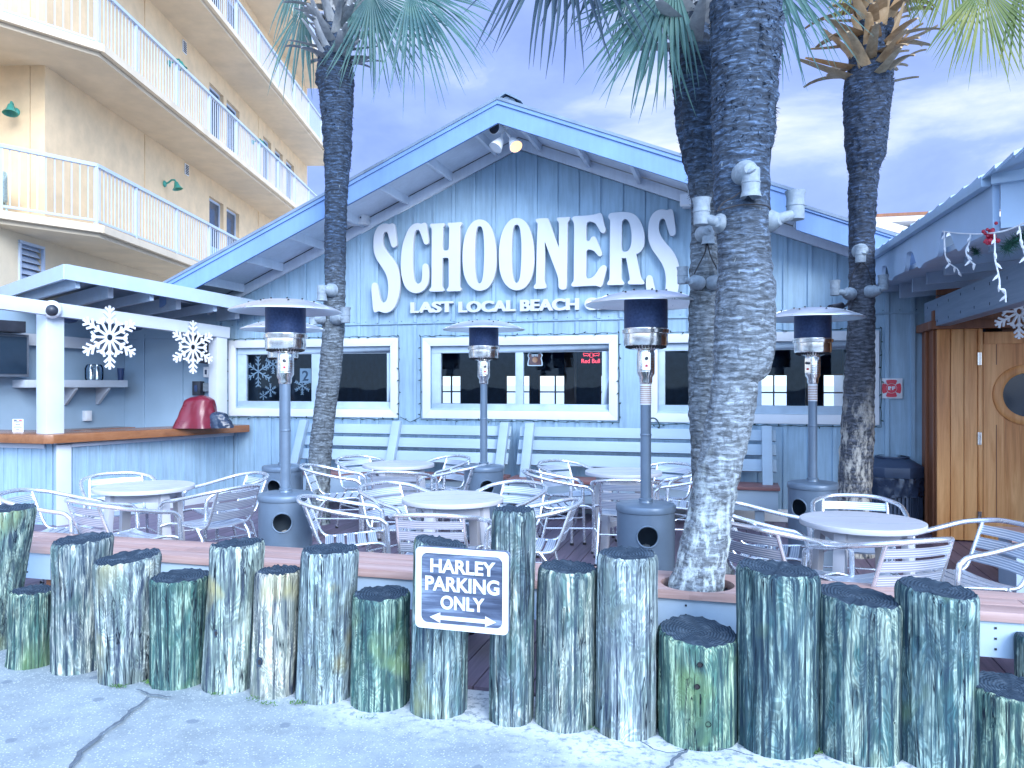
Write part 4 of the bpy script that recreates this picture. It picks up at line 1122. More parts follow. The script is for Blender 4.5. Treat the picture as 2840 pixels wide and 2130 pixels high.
# ================================================================== porch on the right with the plank door
porch = thing('entry_porch', 'blue roofed porch with scalloped valance and varnished plank door front', 'porch', (2.0, 8.9, 0))
DY = 8.9; PX = 1.985
g = G()
zt = 2.155
def boards(g, x0, x1, y, z0, z1, n, th=.03, gap=.006):
    for k in range(n):
        a = x0+(x1-x0)*k/n; b = x0+(x1-x0)*(k+1)/n
        g.bx(a+gap/2, b-gap/2, y, y+th, z0, z1)
xj = onY(2712,1065,DY).x; xd = onY(2726,1065,DY).x
boards(g, PX, xj, DY, .03, zt, 3)
obj('plank_wall', g, M['door_wood'], porch, bevel=.004)
g = G()
for k in range(4): y0 = DY+.03+k*.16; g.bx(PX, PX+.03, y0+.004, y0+.156, .03, zt)
g.bx(PX-.02, PX-.001, DY+.08, DY+.12, .03, zt); g.bx(PX-.03, PX-.001, DY+.36, DY+.42, .03, zt)
obj('side_boards', g, M['dark_wood'], porch, bevel=.003)
g = G(); g.bx(xj+.002, xd-.004, DY-.012, DY+.06, .02, zt)
obj('door_frame', g, M['door_wood'], porch, bevel=.003)
door = thing('plank_door', 'varnished vertical plank door with a round porthole window', 'door', (xd, DY, 0))
DW = .95
pc_ = onY(2847,1095,DY)
boards_x = [xd, xd+.12, xd+.37, xd+.60, xd+.83, xd+DW]
g = G()
N = 48
ring = [(pc_.x+.235*math.cos(2*PI*k/N), pc_.z+.235*math.sin(2*PI*k/N)) for k in range(N)]
lp = [[(xd+.004,.03),(xd+DW,.03),(xd+DW,2.12),(xd+.004,2.12)], ring]
me = outline_mesh('door_leaf', lp, .04)
plane_place(me, (0,DY+.02,0), (1,0,0), (0,0,1)); mesh_into(g, me)
obj('leaf', g, M['door_wood'], door)
g = G()
g.bx(xd+.006, xd+DW, DY-.014, DY-.001, 2.0, 2.118); g.bx(xd+.006, xd+DW, DY-.014, DY-.001, .04, .24)
obj('rail', g, M['door_wood'], door, bevel=.003)
g = G()
for xx in boards_x[1:-1]:
    for za, zb in ((.245, pc_.z-.30),(pc_.z+.30, 1.995)):
        if abs(xx-pc_.x) > .3: za2, zb2 = .245, 1.995
        else: za2, zb2 = za, zb
        g.bx(xx-.004, xx+.004, DY-.003, DY-.0005, za2, zb2)
obj('seam', g, M['dark_wood'], door)
g = G(); g.lathe([(.215,-.03),(.235,-.036),(.275,-.034),(.298,-.022),(.30,-.001),(.215,-.001),(.215,-.03)], (pc_.x,DY,pc_.z), 56, axis=(0,1,0))
obj('porthole_ring', g, M['door_wood'], door)
g = G(); g.disc((pc_.x,DY+.02,pc_.z), .236, (0,-1,0), 48)
obj('porthole_glass', g, M['screen'], door)
for py in (995, 1216, 1436):
    h = onY(2717, py, DY-.02)
    g = G(); g.bx(h.x-.016,h.x+.016,DY-.022,DY-.0125,h.z-.062,h.z+.062); g.tube([(h.x,DY-.027,h.z-.062),(h.x,DY-.027,h.z+.062)], .009, 8)
    obj('hinge', g, M['steel'], door)
g = G()
g.bx(PX-.06, 4.6, DY-.05, DY+.10, zt+.001, zt+.085); g.bx(PX-.035, 4.6, DY-.02, DY+.08, zt+.086, zt+.19)
g.bx(PX-.055, PX+.06, DY+.10, FY-.03, zt+.001, zt+.085)
for k in range(4): g.bx(PX, 4.6, DY+.01, DY+.05, zt+.195+k*.15, zt+.338+k*.15)
obj('lintel', g, M['dark_wood'], porch, bevel=.004)
g = G(); g.bx(PX-.02, PX+.11, 3.6, 9.35, 2.185, 2.46)
for i in range(12):
    y = 9.2-i*.42
    for z in (2.24, 2.40): g.obx((PX-.021,y,z+.01*math.sin(i*5)), (0,1,0), (1,0,0), UP, .022, .004, .028, 1)
obj('beam', g, [M['beam_wood'], M['rubber']], porch, bevel=.005)
def ez(y): return 2.937-(9.70-y)*.0417
EX = 1.42
YN = 5.02
g = G()                                          # roof sheet rising to the right, ribs standing proud at the eave
for k in range(22):
    y0 = 9.58-k*.30
    if y0-.30 < 3.4: break
    y1 = y0-.285
    za, zb = ez(y0), ez(y1)
    g.prism([(EX-.07,y0,za+.006),(EX-.07,y1,zb+.024),(EX-.07,y1,zb+.044),(EX-.07,y0,za+.02)], (3.6,0,1.35))
g2 = []
obj('roof', g, M['sheet_metal'], porch)
g = G()
v0 = Vector((EX,9.58,0)); 
def valance(g, pts2d, place, th):
    me = outline_mesh('v', [pts2d], th); place(me); mesh_into(g, me)
L = 9.58-YN
top = []; bot = []
n = 120
for i in range(n+1):
    u = L*i/n; y = 9.58-u; z = ez(y)-.005
    ph = (u % 1.14)/1.14
    dip = .05+.20*min(1, max(0, (ph-.0)/.9))
    sc = .045*math.sin(max(0,min(1,(ph-.05)/.35))*PI*2)
    b_ = .13+.15*(1/(1+math.exp(-(ph-.25)*26)))+.03*math.exp(-((ph-.40)/.09)**2) - (.15*(1/(1+math.exp(-(ph-.95)*70))))
    if u > 3.42: b_ = .13+.15*(1/(1+math.exp(-((u-3.42)/1.14-.25)*26)))+.03*math.exp(-(((u-3.42)/1.14-.40)/.09)**2)
    top.append((u, z)); bot.append((u, z-b_))
me = outline_mesh('valance', [top+bot[::-1]], .035)
plane_place(me, (EX,9.58,0), (0,-1,0), (0,0,1)); mesh_into(g, me)
yv = Vector((.90,-.44,0)).normalized()           # the front valance
top = []; bot = []
for i in range(81):
    u = 2.6*i/80; ph = (u % 1.2)/1.2
    b_ = .27-.09*(1/(1+math.exp(-(ph-.5)*24)))+.09*(1/(1+math.exp(-(ph-.95)*60)))
    top.append((u, ez(YN)-.005+.0)); bot.append((u, ez(YN)-.005-b_))
me = outline_mesh('valance', [top+bot[::-1]], .035)
plane_place(me, (EX+.02,YN-.02,0), tuple(yv), (0,0,1)); mesh_into(g, me)
obj('valance', g, M['valance'], porch)
g = G(); g.bar((EX-.05,9.58,ez(9.58)+.0),(EX-.05,YN,ez(YN)+.0),.05,.06)
p = Vector((EX-.03,YN-.03,ez(YN))); g.bar(p, p+yv*2.6, .05, .06)
obj('gutter', g, M['sheet_metal'], porch, bevel=.004)
g = G()
g.prism([(EX+.05,9.57,2.66),(4.6,9.57,2.95),(4.6,9.57,2.99),(EX+.05,9.57,2.70)], (0,-4.5,-.17))
g.prism([(EX+.02,9.52,2.62),(4.6,9.52,2.62),(4.6,9.52,4.08),(EX+.02,9.52,2.90)], (0,.03,0))
for k in range(7):
    y = 9.3-k*.62; g.prism([(EX+.30,y,2.52),(3.2,y,2.62),(3.2,y,2.78),(EX+.30,y,2.68)], (0,.05,0))
obj('soffit', g, plain('porch_soffit_paint', (.42,.53,.66), .6, var=.1), porch)
g = G(); g.bx(2.6,4.6,9.0,9.55,0.0,2.9); g.bx(4.5,4.6,5,9.0,0,2.7)
obj('inner_wall', g, M['dark_wood'], porch)
lw = onZ(2800,1485,.46)
pb = thing('porch_ledge', 'low white sided ledge with a wooden top beside the porch entrance', 'bench', (lw.x, lw.y, 0))
g = G(); g.bx(lw.x, lw.x+2.2, lw.y-.05, lw.y+.42, .415, .46); obj('top', g, M['ledge_wood'], pb, bevel=.006)
g = G(); g.bx(lw.x+.04, lw.x+2.1, lw.y-.02, lw.y+.40, 0.02, .414); obj('side', g, M['apron'], pb)
# fire marshal style sign: maltese cross with RF
p0 = onY(2442,1106,FY-.022); p1 = onY(2503,1048,FY-.022); cx_, cz_ = (p0.x+p1.x)/2, (p0.z+p1.z)/2; hw = (p1.x-p0.x)/2
t = thing('wall_plaque', 'white plaque with a red fire service cross reading RF beside the right window', 'sign', (cx_, FY, cz_))
g = G(); g.bx(cx_-hw,cx_+hw,FY-.024,FY-.018,cz_-hw,cz_+hw); obj('plate', g, M['white'], t, bevel=.002)
g = G(); q = []
for k in range(4):
    a = k*PI/2
    for dth, rr in ((-.735,.60),(-.66,.74),(-.58,.93),(-.40,.92),(-.2,.885),(0,.875),(.2,.885),(.40,.92),(.58,.93),(.66,.74),(.735,.60)):
        q.append((hw*rr*math.cos(a+dth), hw*rr*math.sin(a+dth)))
N = 32; c_out = [(hw*.50*math.cos(2*PI*k/N), hw*.50*math.sin(2*PI*k/N)) for k in range(N)]
me = outline_mesh('cross', [q, c_out], .003); plane_place(me, (cx_,FY-.0265,cz_), (1,0,0), (0,0,1)); mesh_into(g, me)
c_in = [(hw*.46*math.cos(2*PI*k/N), hw*.46*math.sin(2*PI*k/N)) for k in range(N)]
me = outline_mesh('cross', [c_in], .003); plane_place(me, (cx_,FY-.0265,cz_), (1,0,0), (0,0,1)); mesh_into(g, me)
obj('cross', g, M['red_paint'], t)
g = G(); me = text_mesh('rf', 'RF', .06, .001); plane_place(me, (cx_,FY-.0295,cz_), (1,0,0), (0,0,1), (-hw*.33,hw*.33,-hw*.17,hw*.2)); mesh_into(g, me)
for k in range(4):
    a = PI/4+k*PI/2; d = Vector((math.cos(a),0,math.sin(a))); c = Vector((cx_,FY-.0285,cz_))
    g.obx(c+d*hw*.66, d, d.cross(Vector((0,1,0))), (0,1,0), hw*.34, .006, .001)
obj('lettering', g, M['white'], t)
# trash can
tc_ = onZ(2497,1480,0)+Vector((-.05,.18,0))
t = thing('trash_can', 'dark slatted trash can with domed lid and black bag beside the door', 'trash can', tuple(tc_))
def hexring(r, z): return [tc_+Vector((r*math.cos(2*PI*k/8+.39), r*math.sin(2*PI*k/8+.39), z)) for k in range(8)]
g = G()
def loft(g, rings, m=0, cap=True):
    n = len(rings[0]); vs = [v for rg in rings for v in rg]
    g.add(vs, [(i*n+k, i*n+(k+1)%n, (i+1)*n+(k+1)%n, (i+1)*n+k) for i in range(len(rings)-1) for k in range(n)], m)
    if cap: g.add(rings[0], [tuple(range(n))], m); g.add(rings[-1], [tuple(range(n))], m)
loft(g, [hexring(.27,.02), hexring(.29,.56)])
for k in range(8):
    a, b = hexring(.285,.04)[k], hexring(.285,.04)[(k+1)%8]
    for j in range(6):
        p = a.lerp(b, (j+.5)/6); q = (p-tc_); q.z = 0; g.obx(Vector((p.x,p.y,.30))+q.normalized()*.012, b-a, q, UP, .024, .02, .50)
obj('body', g, plain('navy_trash_body', (.045,.07,.12), .5, var=.2), t)
g = G(); loft(g, [hexring(.325,.60), hexring(.325,.71), hexring(.17,.80), hexring(.165,.80), hexring(.13,.74)], 0, True); g.lathe([(.16,.795),(.175,.80),(.175,.815),(.14,.815)], tc_, 24)
obj('lid', g, plain('navy_trash_lid', (.04,.065,.12), .45, var=.2), t, bevel=.006)
g = G(); n = 64; rg = []
for j, z in enumerate((.60,.56,.52,.48,.43,.40)):
    rg.append([tc_+Vector(((.315+.02*mnoise.noise((k*.5,j*1.3,2))+.012*math.sin(k*1.9+j))*math.cos(2*PI*k/n), (.315+.02*mnoise.noise((k*.5,j*1.3,2))+.012*math.sin(k*1.9+j))*math.sin(2*PI*k/n), z+(.03*mnoise.noise((k*.4,9,j)) if j > 3 else 0))) for k in range(n)])
loft(g, rg, 0, False); g.sm = [True]*len(g.sm)
obj('bag', g, M['bag'], t)
# icicle lights, bauble and garland at the porch edge
def icicle(px, py, path, D, label):
    P = [atD(px+x/3.072, py+y/3.072, D) for x, y in path]
    g = G(); pts = [p for p in catmull([tuple(q) for q in P], 4, False)]
    g.tube(pts, .0045, 6)
    for i in range(2, len(pts)-1, 4):
        d = Vector((.6*math.sin(i*2.1), .6*math.cos(i*1.7), -.6)).normalized()
        g.tube([pts[i], pts[i]+d*.018, pts[i]+d*.042], [.007,.008,.002], 6)
    return single('icicle_lights', g, M['icicle'], label, 'string lights', tuple(P[0]), 'white icicle lights along the porch edge')
zx, zy = 2380, 560
icicle(zx, zy, [(735,250),(735,340),(742,440),(765,510),(800,540),(845,570),(868,625)], 5.42, 'strand of white icicle lights hanging below the second scallop of the porch')
icicle(zx, zy, [(960,270),(945,350),(920,420),(940,480),(970,515),(1000,538)], 4.83, 'short curled strand of white icicle lights left of the red bauble')
icicle(zx, zy, [(1160,270),(1165,390),(1165,480),(1185,570),(1205,670),(1205,740),(1250,750),(1258,855)], 4.38, 'longest white icicle strand hanging just right of the red bauble')
icicle(zx, zy, [(1370,200),(1385,290),(1385,350),(1410,410),(1440,520)], 4.25, 'white icicle strand at the right edge beside the green garland')
p = [atD(zx+x/3.072, zy+y/3.072, d) for x,y,d in ((720,250,5.5),(840,265,5.13),(960,272,4.83),(1060,272,4.6),(1160,262,4.38),(1270,240,4.28),(1440,170,4.12))]
g = G(); g.tube(catmull([tuple(q) for q in p], 5, False), .0045, 6)
single('light_cord', g, M['icicle'], 'white cord strung along the bottom edge of the porch valance', 'cord', tuple(p[0]))
c = atD(zx+1118/3.072, zy+305/3.072, 4.46); rnd = random.Random(4); g = G()
for k in range(26): g.ball(c+Vector((rnd.gauss(0,.021),rnd.gauss(0,.015),rnd.gauss(0,.026))), .009+rnd.random()*.005, 6)
single('berry_cluster', g, M['red_berry'], 'cluster of red glitter berries hanging on the porch edge', 'decoration', tuple(c))
def garland(pts, rad, n, seed, label):
    rnd = random.Random(seed); P = catmull([tuple(q) for q in pts], 8, False); g = G()
    g.tube(P, .006, 5)
    for k in range(n):
        a = P[rnd.randrange(len(P))]; d = Vector((rnd.gauss(0,1),rnd.gauss(0,1),rnd.gauss(0,1))).normalized(); s_ = d.orthogonal().normalized()*.0022
        b = a+d*rad*rnd.uniform(.6,1.1); g.add([a+s_,a-s_,b], [(0,1,2)])
    return single('garland', g, M['pine'], label, 'garland', tuple(P[0]), 'pine garland under the porch')
garland([atD(2700,690,5.4),atD(2712,704,5.35)], .05, 160, 1, 'small tuft of green garland left of the red berries')
garland([atD(2790,690,4.5),atD(2808,672,4.45),atD(2835,655,4.4),atD(2870,640,4.35)], .07, 700, 2, 'bushy green garland above the porch entrance at the right edge')
flake(atD(2826,864,6.6), RT, UP, .23, 'white snowflake hanging in the porch in front of the door')

# ================================================================== benches along the wall
def wall_bench(pxl, pxr, posts, label, legs):
    xa = onY(pxl,1215,9.33).x; xb = onY(pxr,1215,9.33).x
    t = thing('wall_bench', label, 'bench', ((xa+xb)/2, 9.2, 0), 0, 'benches along the club wall')
    for i, (z0, z1) in enumerate(((.952,1.08),(.795,.922),(.62,.762))):
        y = 9.19+(z0-.5)*.42
        g = G(); zc = (z0+z1)/2
        g.obx(((xa+xb)/2, y, zc), (1,0,0), (0,.4,.92), (0,-.92,.4), xb-xa, z1-z0, .035)
        obj('back_slat', g, M['bench'], t, bevel=.005)
    for px in posts:
        x = onY(px,1240,9.2).x; g = G()
        g.prism([(x-.055,9.05,.49),(x-.055,9.12,.49),(x-.055,9.40,1.06),(x-.055,9.40,1.13),(x-.055,9.33,1.13)], (.11,0,0))
        obj('back_post', g, M['bench'], t, bevel=.008)
    g = G(); g.bx(xa-.02,xb+.02,8.84,9.28,.465,.502); obj('seat', g, M['seat_wood'], t, bevel=.006)
    g = G(); g.bx(xa,xb,8.88,8.92,.24,.464); obj('apron', g, M['bench'], t, bevel=.004)
    for px in legs:
        x = onY(px,1440,8.8).x; g = G(); g.bx(x-.05,x+.05,8.925,9.0,.016,.46); obj('leg', g, M['bench'], t, bevel=.005)
    return t
wall_bench(832, 1415, (826,1087,1390), 'blue grey slatted wall bench under the left and middle windows', (850,1100,1390))
wall_bench(1440, 2152, (1461,2128), 'blue grey slatted wall bench under the middle and right windows', (1480,1800,2108))

# ================================================================== front ledge
LZ = .52
LB, LF = 4.66, 4.23
ledge = thing('plank_ledge', 'long low ledge of red planks behind the pilings with a hole for the leaning palm', 'bench', (-1.5, (LB+LF)/2, 0))
hole_c = onZ(1934,1618,LZ); HR = .195
ys = [(LF,LF+.138),(LF+.144,LF+.282),(LF+.288,LB)]
g = G()
N = 40
x0, x1 = -6.2, 2.9
def ledge_plank(ya, yb, xa, xb):
    g.bx(xa, xb, ya, yb, LZ-.045, LZ)
for i, (ya, yb) in enumerate(ys):
    x = x0+.37*i
    while x < x1:
        xe = min(x+2.4, x1)
        if not (x-.0 < hole_c.x+.3 and xe > hole_c.x-.3): ledge_plank(ya, yb, x+.002, xe-.002)
        else:
            if hole_c.x-.3 > x: ledge_plank(ya, yb, x+.002, hole_c.x-.3)
            if hole_c.x+.3 < xe: ledge_plank(ya, yb, hole_c.x+.3, xe-.002)
        x = xe
sq = [(hole_c.x-.298,LF),(hole_c.x+.298,LF),(hole_c.x+.298,LB),(hole_c.x-.298,LB)]
ring = [(hole_c.x+HR*math.cos(2*PI*k/N), hole_c.y+(HR*.93)*math.sin(2*PI*k/N)) for k in range(N)]
me = outline_mesh('hole', [sq, ring], .045); plane_place(me, (0,0,LZ-.0225), (1,0,0), (0,1,0)); mesh_into(g, me)
obj('top', g, M['ledge_wood'], ledge, bevel=.004)
g = G(); g.bx(x0,x1,LF+.02,LF+.055,.30,LZ-.046)
for i in range(20):
    xx = x0+.2+i*.48
    for z in (.34,.39,.44): g.bx(xx-.005,xx+.005,LF+.016,LF+.0195,z-.005,z+.005,1)
obj('apron', g, [M['apron'], M['rubber']], ledge)
g = G(); g.bx(x0,x1,LB-.05,LB-.015,.32,LZ-.046); obj('back_apron', g, M['apron'], ledge)
for xx in (-5.6,-4.4,-3.2,-2.0,-.9,.75,1.9):
    g = G(); g.bx(xx-.045,xx+.045,LF+.06,LB-.055,.016,LZ-.047); obj('support', g, M['dark_wood'], ledge)

# ================================================================== pilings
A7 = lambda x, y: (x/1.58, 1400+y/1.58)
A8 = lambda x, y: (1400+x/1.536, 1400+y/1.536)
# bottom (x left, x right, y), top (x left, x right, y), slope of the cut (x, y), colour, label
PIL = [
 (A7,(-115,45,650),(-95,145,15),(0,.02),'grey','tall leaning grey piling cut by the left edge of the photo'),
 (A7,(42,237,725),(58,240,372),(.04,.0),'green','short dark topped piling second from the left edge'),
 (A7,(237,437,750),(241,487,148),(-.05,.05),'grey','tall grey piling with a ragged ring halfway up, near the left end'),
 (A7,(440,666,795),(421,698,228),(-.10,.05),'bright','wide pale piling with a slanted smooth top, fourth from the left'),
 (A7,(667,896,813),(666,916,310),(0,.03),'green','short greenish piling with clear end rings between two pale ones'),
 (A7,(893,1112,830),(925,1156,165),(-.05,.0),'bright','tall pale leaning piling with one round knot low on its face'),
 (A7,(1101,1292,853),(1126,1320,285),(.0,.0),'bright','narrow pale piling with a dark weeping knot near its foot'),
 (A7,(1300,1542,875),(1322,1574,192),(.0,.0),'bright','tall dark topped piling with deep splits beside the short ringed one'),
 (A7,(1541,1792,908),(1546,1797,385),(-.03,.03),'green','short piling with clear end rings just left of the parking sign'),
 (A7,(1799,2046,940),(1811,2055,165),(.20,.0),'grey','sloping topped piling behind the left half of the parking sign'),
 (A8,(-68,118,945),(-54,131,18),(.03,.02),'grey','tallest grey piling behind the right half of the parking sign'),
 (A8,(130,388,970),(143,393,263),(.04,.02),'grey','medium grey piling with a hollow top right of the parking sign'),
 (A8,(389,646,1003),(396,650,205),(.0,.02),'bright','pale split piling just left of the leaning palm'),
 (A8,(655,988,1045),(654,989,535),(.05,.10),'green','lowest wide green piling with two bolt holes in front of the palm'),
 (A8,(996,1330,1085),(992,1333,270),(.08,.0),'dark','widest tall grey green piling right of the leaning palm'),
 (A8,(1336,1676,1118),(1336,1680,386),(.10,.05),'dark','dark streaked piling with a cracked top below the right table'),
 (A8,(1690,1984,1150),(1682,2000,352),(.10,.05),'dark','tall dark green piling second from the right edge'),
 (A8,(1988,2330,1215),(1994,2330,775),(.05,.05),'green','short mottled piling cut off by the bottom right corner'),
 (A8,(2190,2420,1010),(2190,2420,560),(.0,.0),'dark','dark piling barely showing at the right edge behind the short one'),
]
for idx, (zf_, bt, tp, cut, pal, label) in enumerate(PIL):
    xl, yb = zf_(bt[0], bt[2]); xr, _ = zf_(bt[1], bt[2])
    Df = EYE*FOC/(yb-1065); w = xr-xl
    r0 = w/2*Df/(FOC-w/2)
    D = Df+r0
    tl, ty = zf_(tp[0], tp[2]); tr, _ = zf_(tp[1], tp[2])
    r1 = (tr-tl)/2*D/FOC
    bc = cw(((xl+xr)/2-1420)/FOC*D, D, 0); z1 = EYE-(ty-1065)/FOC*D
    tcn = cw(((tl+tr)/2-1420)/FOC*D, D, z1)
    rnd = random.Random(100+idx)
    n, m_ = 72, 44
    g = G(); vs = []
    sd = idx*7.3
    cracks = [(rnd.random()*2*PI, rnd.uniform(.0,.5), rnd.uniform(.5,1.0), rnd.uniform(.006,.016)) for _ in range(7)]
    for j in range(m_+1):
        v = j/m_
        for i in range(n):
            a = 2*PI*i/n
            rr = r0+(r1-r0)*v
            rr *= 1+.022*mnoise.noise((math.cos(a)*1.5+sd, math.sin(a)*1.5, v*1.2))
            rr += .0075*mnoise.noise((math.cos(a)*7+sd, math.sin(a)*7, v*2.0))+.0045*mnoise.noise((math.cos(a)*19, math.sin(a)*19+sd, v*2.5))
            for ca, cz0, cz1, dep in cracks:
                da = (a-ca-.12*mnoise.noise((v*3, ca, sd))+PI) % (2*PI)-PI
                if cz0 < v < cz1: rr -= dep*math.exp(-(da/.035)**2)
            if v > .97: rr -= (v-.97)/.03*.010
            ragged = .012*mnoise.noise((math.cos(a)*6+sd, math.sin(a)*6, 5)) if v > .95 else 0
            c = bc.lerp(tcn, v)
            x, y = rr*math.cos(a), rr*math.sin(a)
            z = c.z+ragged
            lx = x*RT.x+y*RT.y; ly = x*FW.x+y*FW.y
            z += v*(-cut[0]*lx*1.0+cut[1]*ly*1.0)
            if j == 0: z = -.03
            vs.append((c.x+x, c.y+y, z))
    g.add(vs, [(j*n+i, j*n+(i+1)%n, (j+1)*n+(i+1)%n, (j+1)*n+i) for j in range(m_) for i in range(n)], 0, True)
    # end grain, dished a little
    topv = vs[m_*n:]; cc = Vector((sum(v[0] for v in topv)/n, sum(v[1] for v in topv)/n, sum(v[2] for v in topv)/n))
    rings_ = []
    for q in (.999,.93,.8,.62,.42,.22,.06):
        rings_.append([])
        for i in range(n):
            p = cc.lerp(Vector(topv[i]), q)
            p.z += -.010*(1-q)+.007*mnoise.noise((p.x*22+sd, p.y*22, 1))+.005*mnoise.noise((p.x*55, p.y*55, sd))
            rings_[-1].append(p)
    tv = [p for rg in rings_ for p in rg]
    g.add(tv, [(k*n+i, k*n+(i+1)%n, (k+1)*n+(i+1)%n, (k+1)*n+i) for k in range(len(rings_)-1) for i in range(n)], 1, True)
    g.add(rings_[-1], [tuple(range(n))], 1, True)
    g.add([p for p in rings_[0]]+[Vector(v) for v in topv], [(i, (i+1)%n, n+(i+1)%n, n+i) for i in range(n)], 1)
    if idx == 13:                                 # two bolt holes
        for px, py in ((832,681),(820,775),(868,935)):
            X, Y_ = zf_(px, py); p = atD(X, Y_, Df-.004)
            g.lathe([(.001,-.004),(.011,-.004),(.012,.004)], p, 14, 2, axis=-FW)
    if idx in (5, 6, 7):
        px, py, kr = {5:(948,563,.022),6:(1138,688,.026),7:(1425,720,.02)}[idx]
        X, Y_ = zf_(px, py); p = atD(X, Y_, Df+.004)
        for q, (rr_k, mi) in enumerate(((1.0,1),(.55,2))):
            ring_ = [p-FW*(.004+.001*q)+RT*(kr*.62*rr_k*math.cos(2*PI*k/20)*(1+.15*math.sin(k)))+UP*(kr*rr_k*math.sin(2*PI*k/20)*(1+.12*math.cos(k*2.3))) for k in range(20)]
            g.add(ring_, [tuple(range(20))], mi)
    mats = [M['pile_'+pal], M['endgrain'], M['rubber']]
    single('piling', g, mats, label, 'piling', (bc.x, bc.y, 0), 'weathered pilings along the pavement')
# moss at the feet
g = G(); rnd = random.Random(3)
for px, py, n in ((330,1903,70),(412,1892,50),(595,1924,30),(705,1938,20),(825,1948,60),(740,1952,30),(1012,1990,12),(2255,2085,120),(470,1900,30),(1655,2020,30)):
    for k in range(n):
        c = onZ(px+rnd.gauss(0,13), py+rnd.gauss(0,3.5), .008); h = rnd.uniform(.003,.012); a = rnd.random()*6.3
        d = Vector((math.cos(a),math.sin(a),0))*.004; tip = c+Vector((rnd.gauss(0,.01),rnd.gauss(0,.01),h)); g.add([c+d,c-d,tip], [(0,1,2)])
o = obj('moss', g, plain('moss_green', (.07,.16,.035), .8, var=.4, scale=40)); o['kind'] = 'stuff'; o['label'] = 'bright green moss at the feet of the pilings'; o['category'] = 'moss'

# ================================================================== parking sign
SYp = 3.36
cs = onY(1283,1634,SYp)
t = thing('parking_sign', 'weathered dark wood sign with white border reading HARLEY PARKING ONLY', 'sign', tuple(cs))
hw, hh = .218, .182
def rrect(w, h, r, n=6):
    o_ = []
    for cx, cy, a0 in ((w-r,h-r,0),(-w+r,h-r,PI/2),(-w+r,-h+r,PI),(w-r,-h+r,3*PI/2)):
        for k in range(n+1): a = a0+PI/2*k/n; o_.append((cx+r*math.cos(a), cy+r*math.sin(a)))
    return o_
tilt = R(-.3); sux = Vector((math.cos(tilt),0,math.sin(tilt))); suy = Vector((-math.sin(tilt),0,math.cos(tilt)))
def sgn(loops, th, dy, text=None, box=None, name='x', mat=None, bold=.0):
    g = G()
    me = text_mesh(name, text, bold, .002) if text else outline_mesh(name, loops, th)
    plane_place(me, cs+Vector((0,dy,0)), sux, suy, box); mesh_into(g, me)
    return obj(name, g, mat, t)
signwood = grain_wood('dark_navy_sign_wood', [(.38,(.03,.045,.085)),(.50,(.085,.115,.185)),(.57,(.20,.26,.36)),(.64,(.62,.68,.75))], .7, 'x', 42, .10)
sgn([rrect(hw,hh,.02)], .028, .0, name='board', mat=signwood)
sgn([rrect(hw,hh,.022), rrect(hw-.027,hh-.025,.03)[::-1]], .006, -.0175, name='border', mat=M['white'])
for word, bx_ in (('HARLEY',(-.148,.158,.070,.132)),('PARKING',(-.172,.176,-.012,.054)),('ONLY',(-.098,.108,-.092,-.030))):
    sgn(None, 0, -.0165, word, bx_, 'lettering', M['white'], .028)
ar = [(-.150,-.131),(-.100,-.108),(-.100,-.122),(.112,-.122),(.112,-.108),(.162,-.131),(.112,-.154),(.112,-.140),(-.100,-.140),(-.100,-.154)]
sgn([ar], .004, -.0165, name='arrow', mat=M['white'])

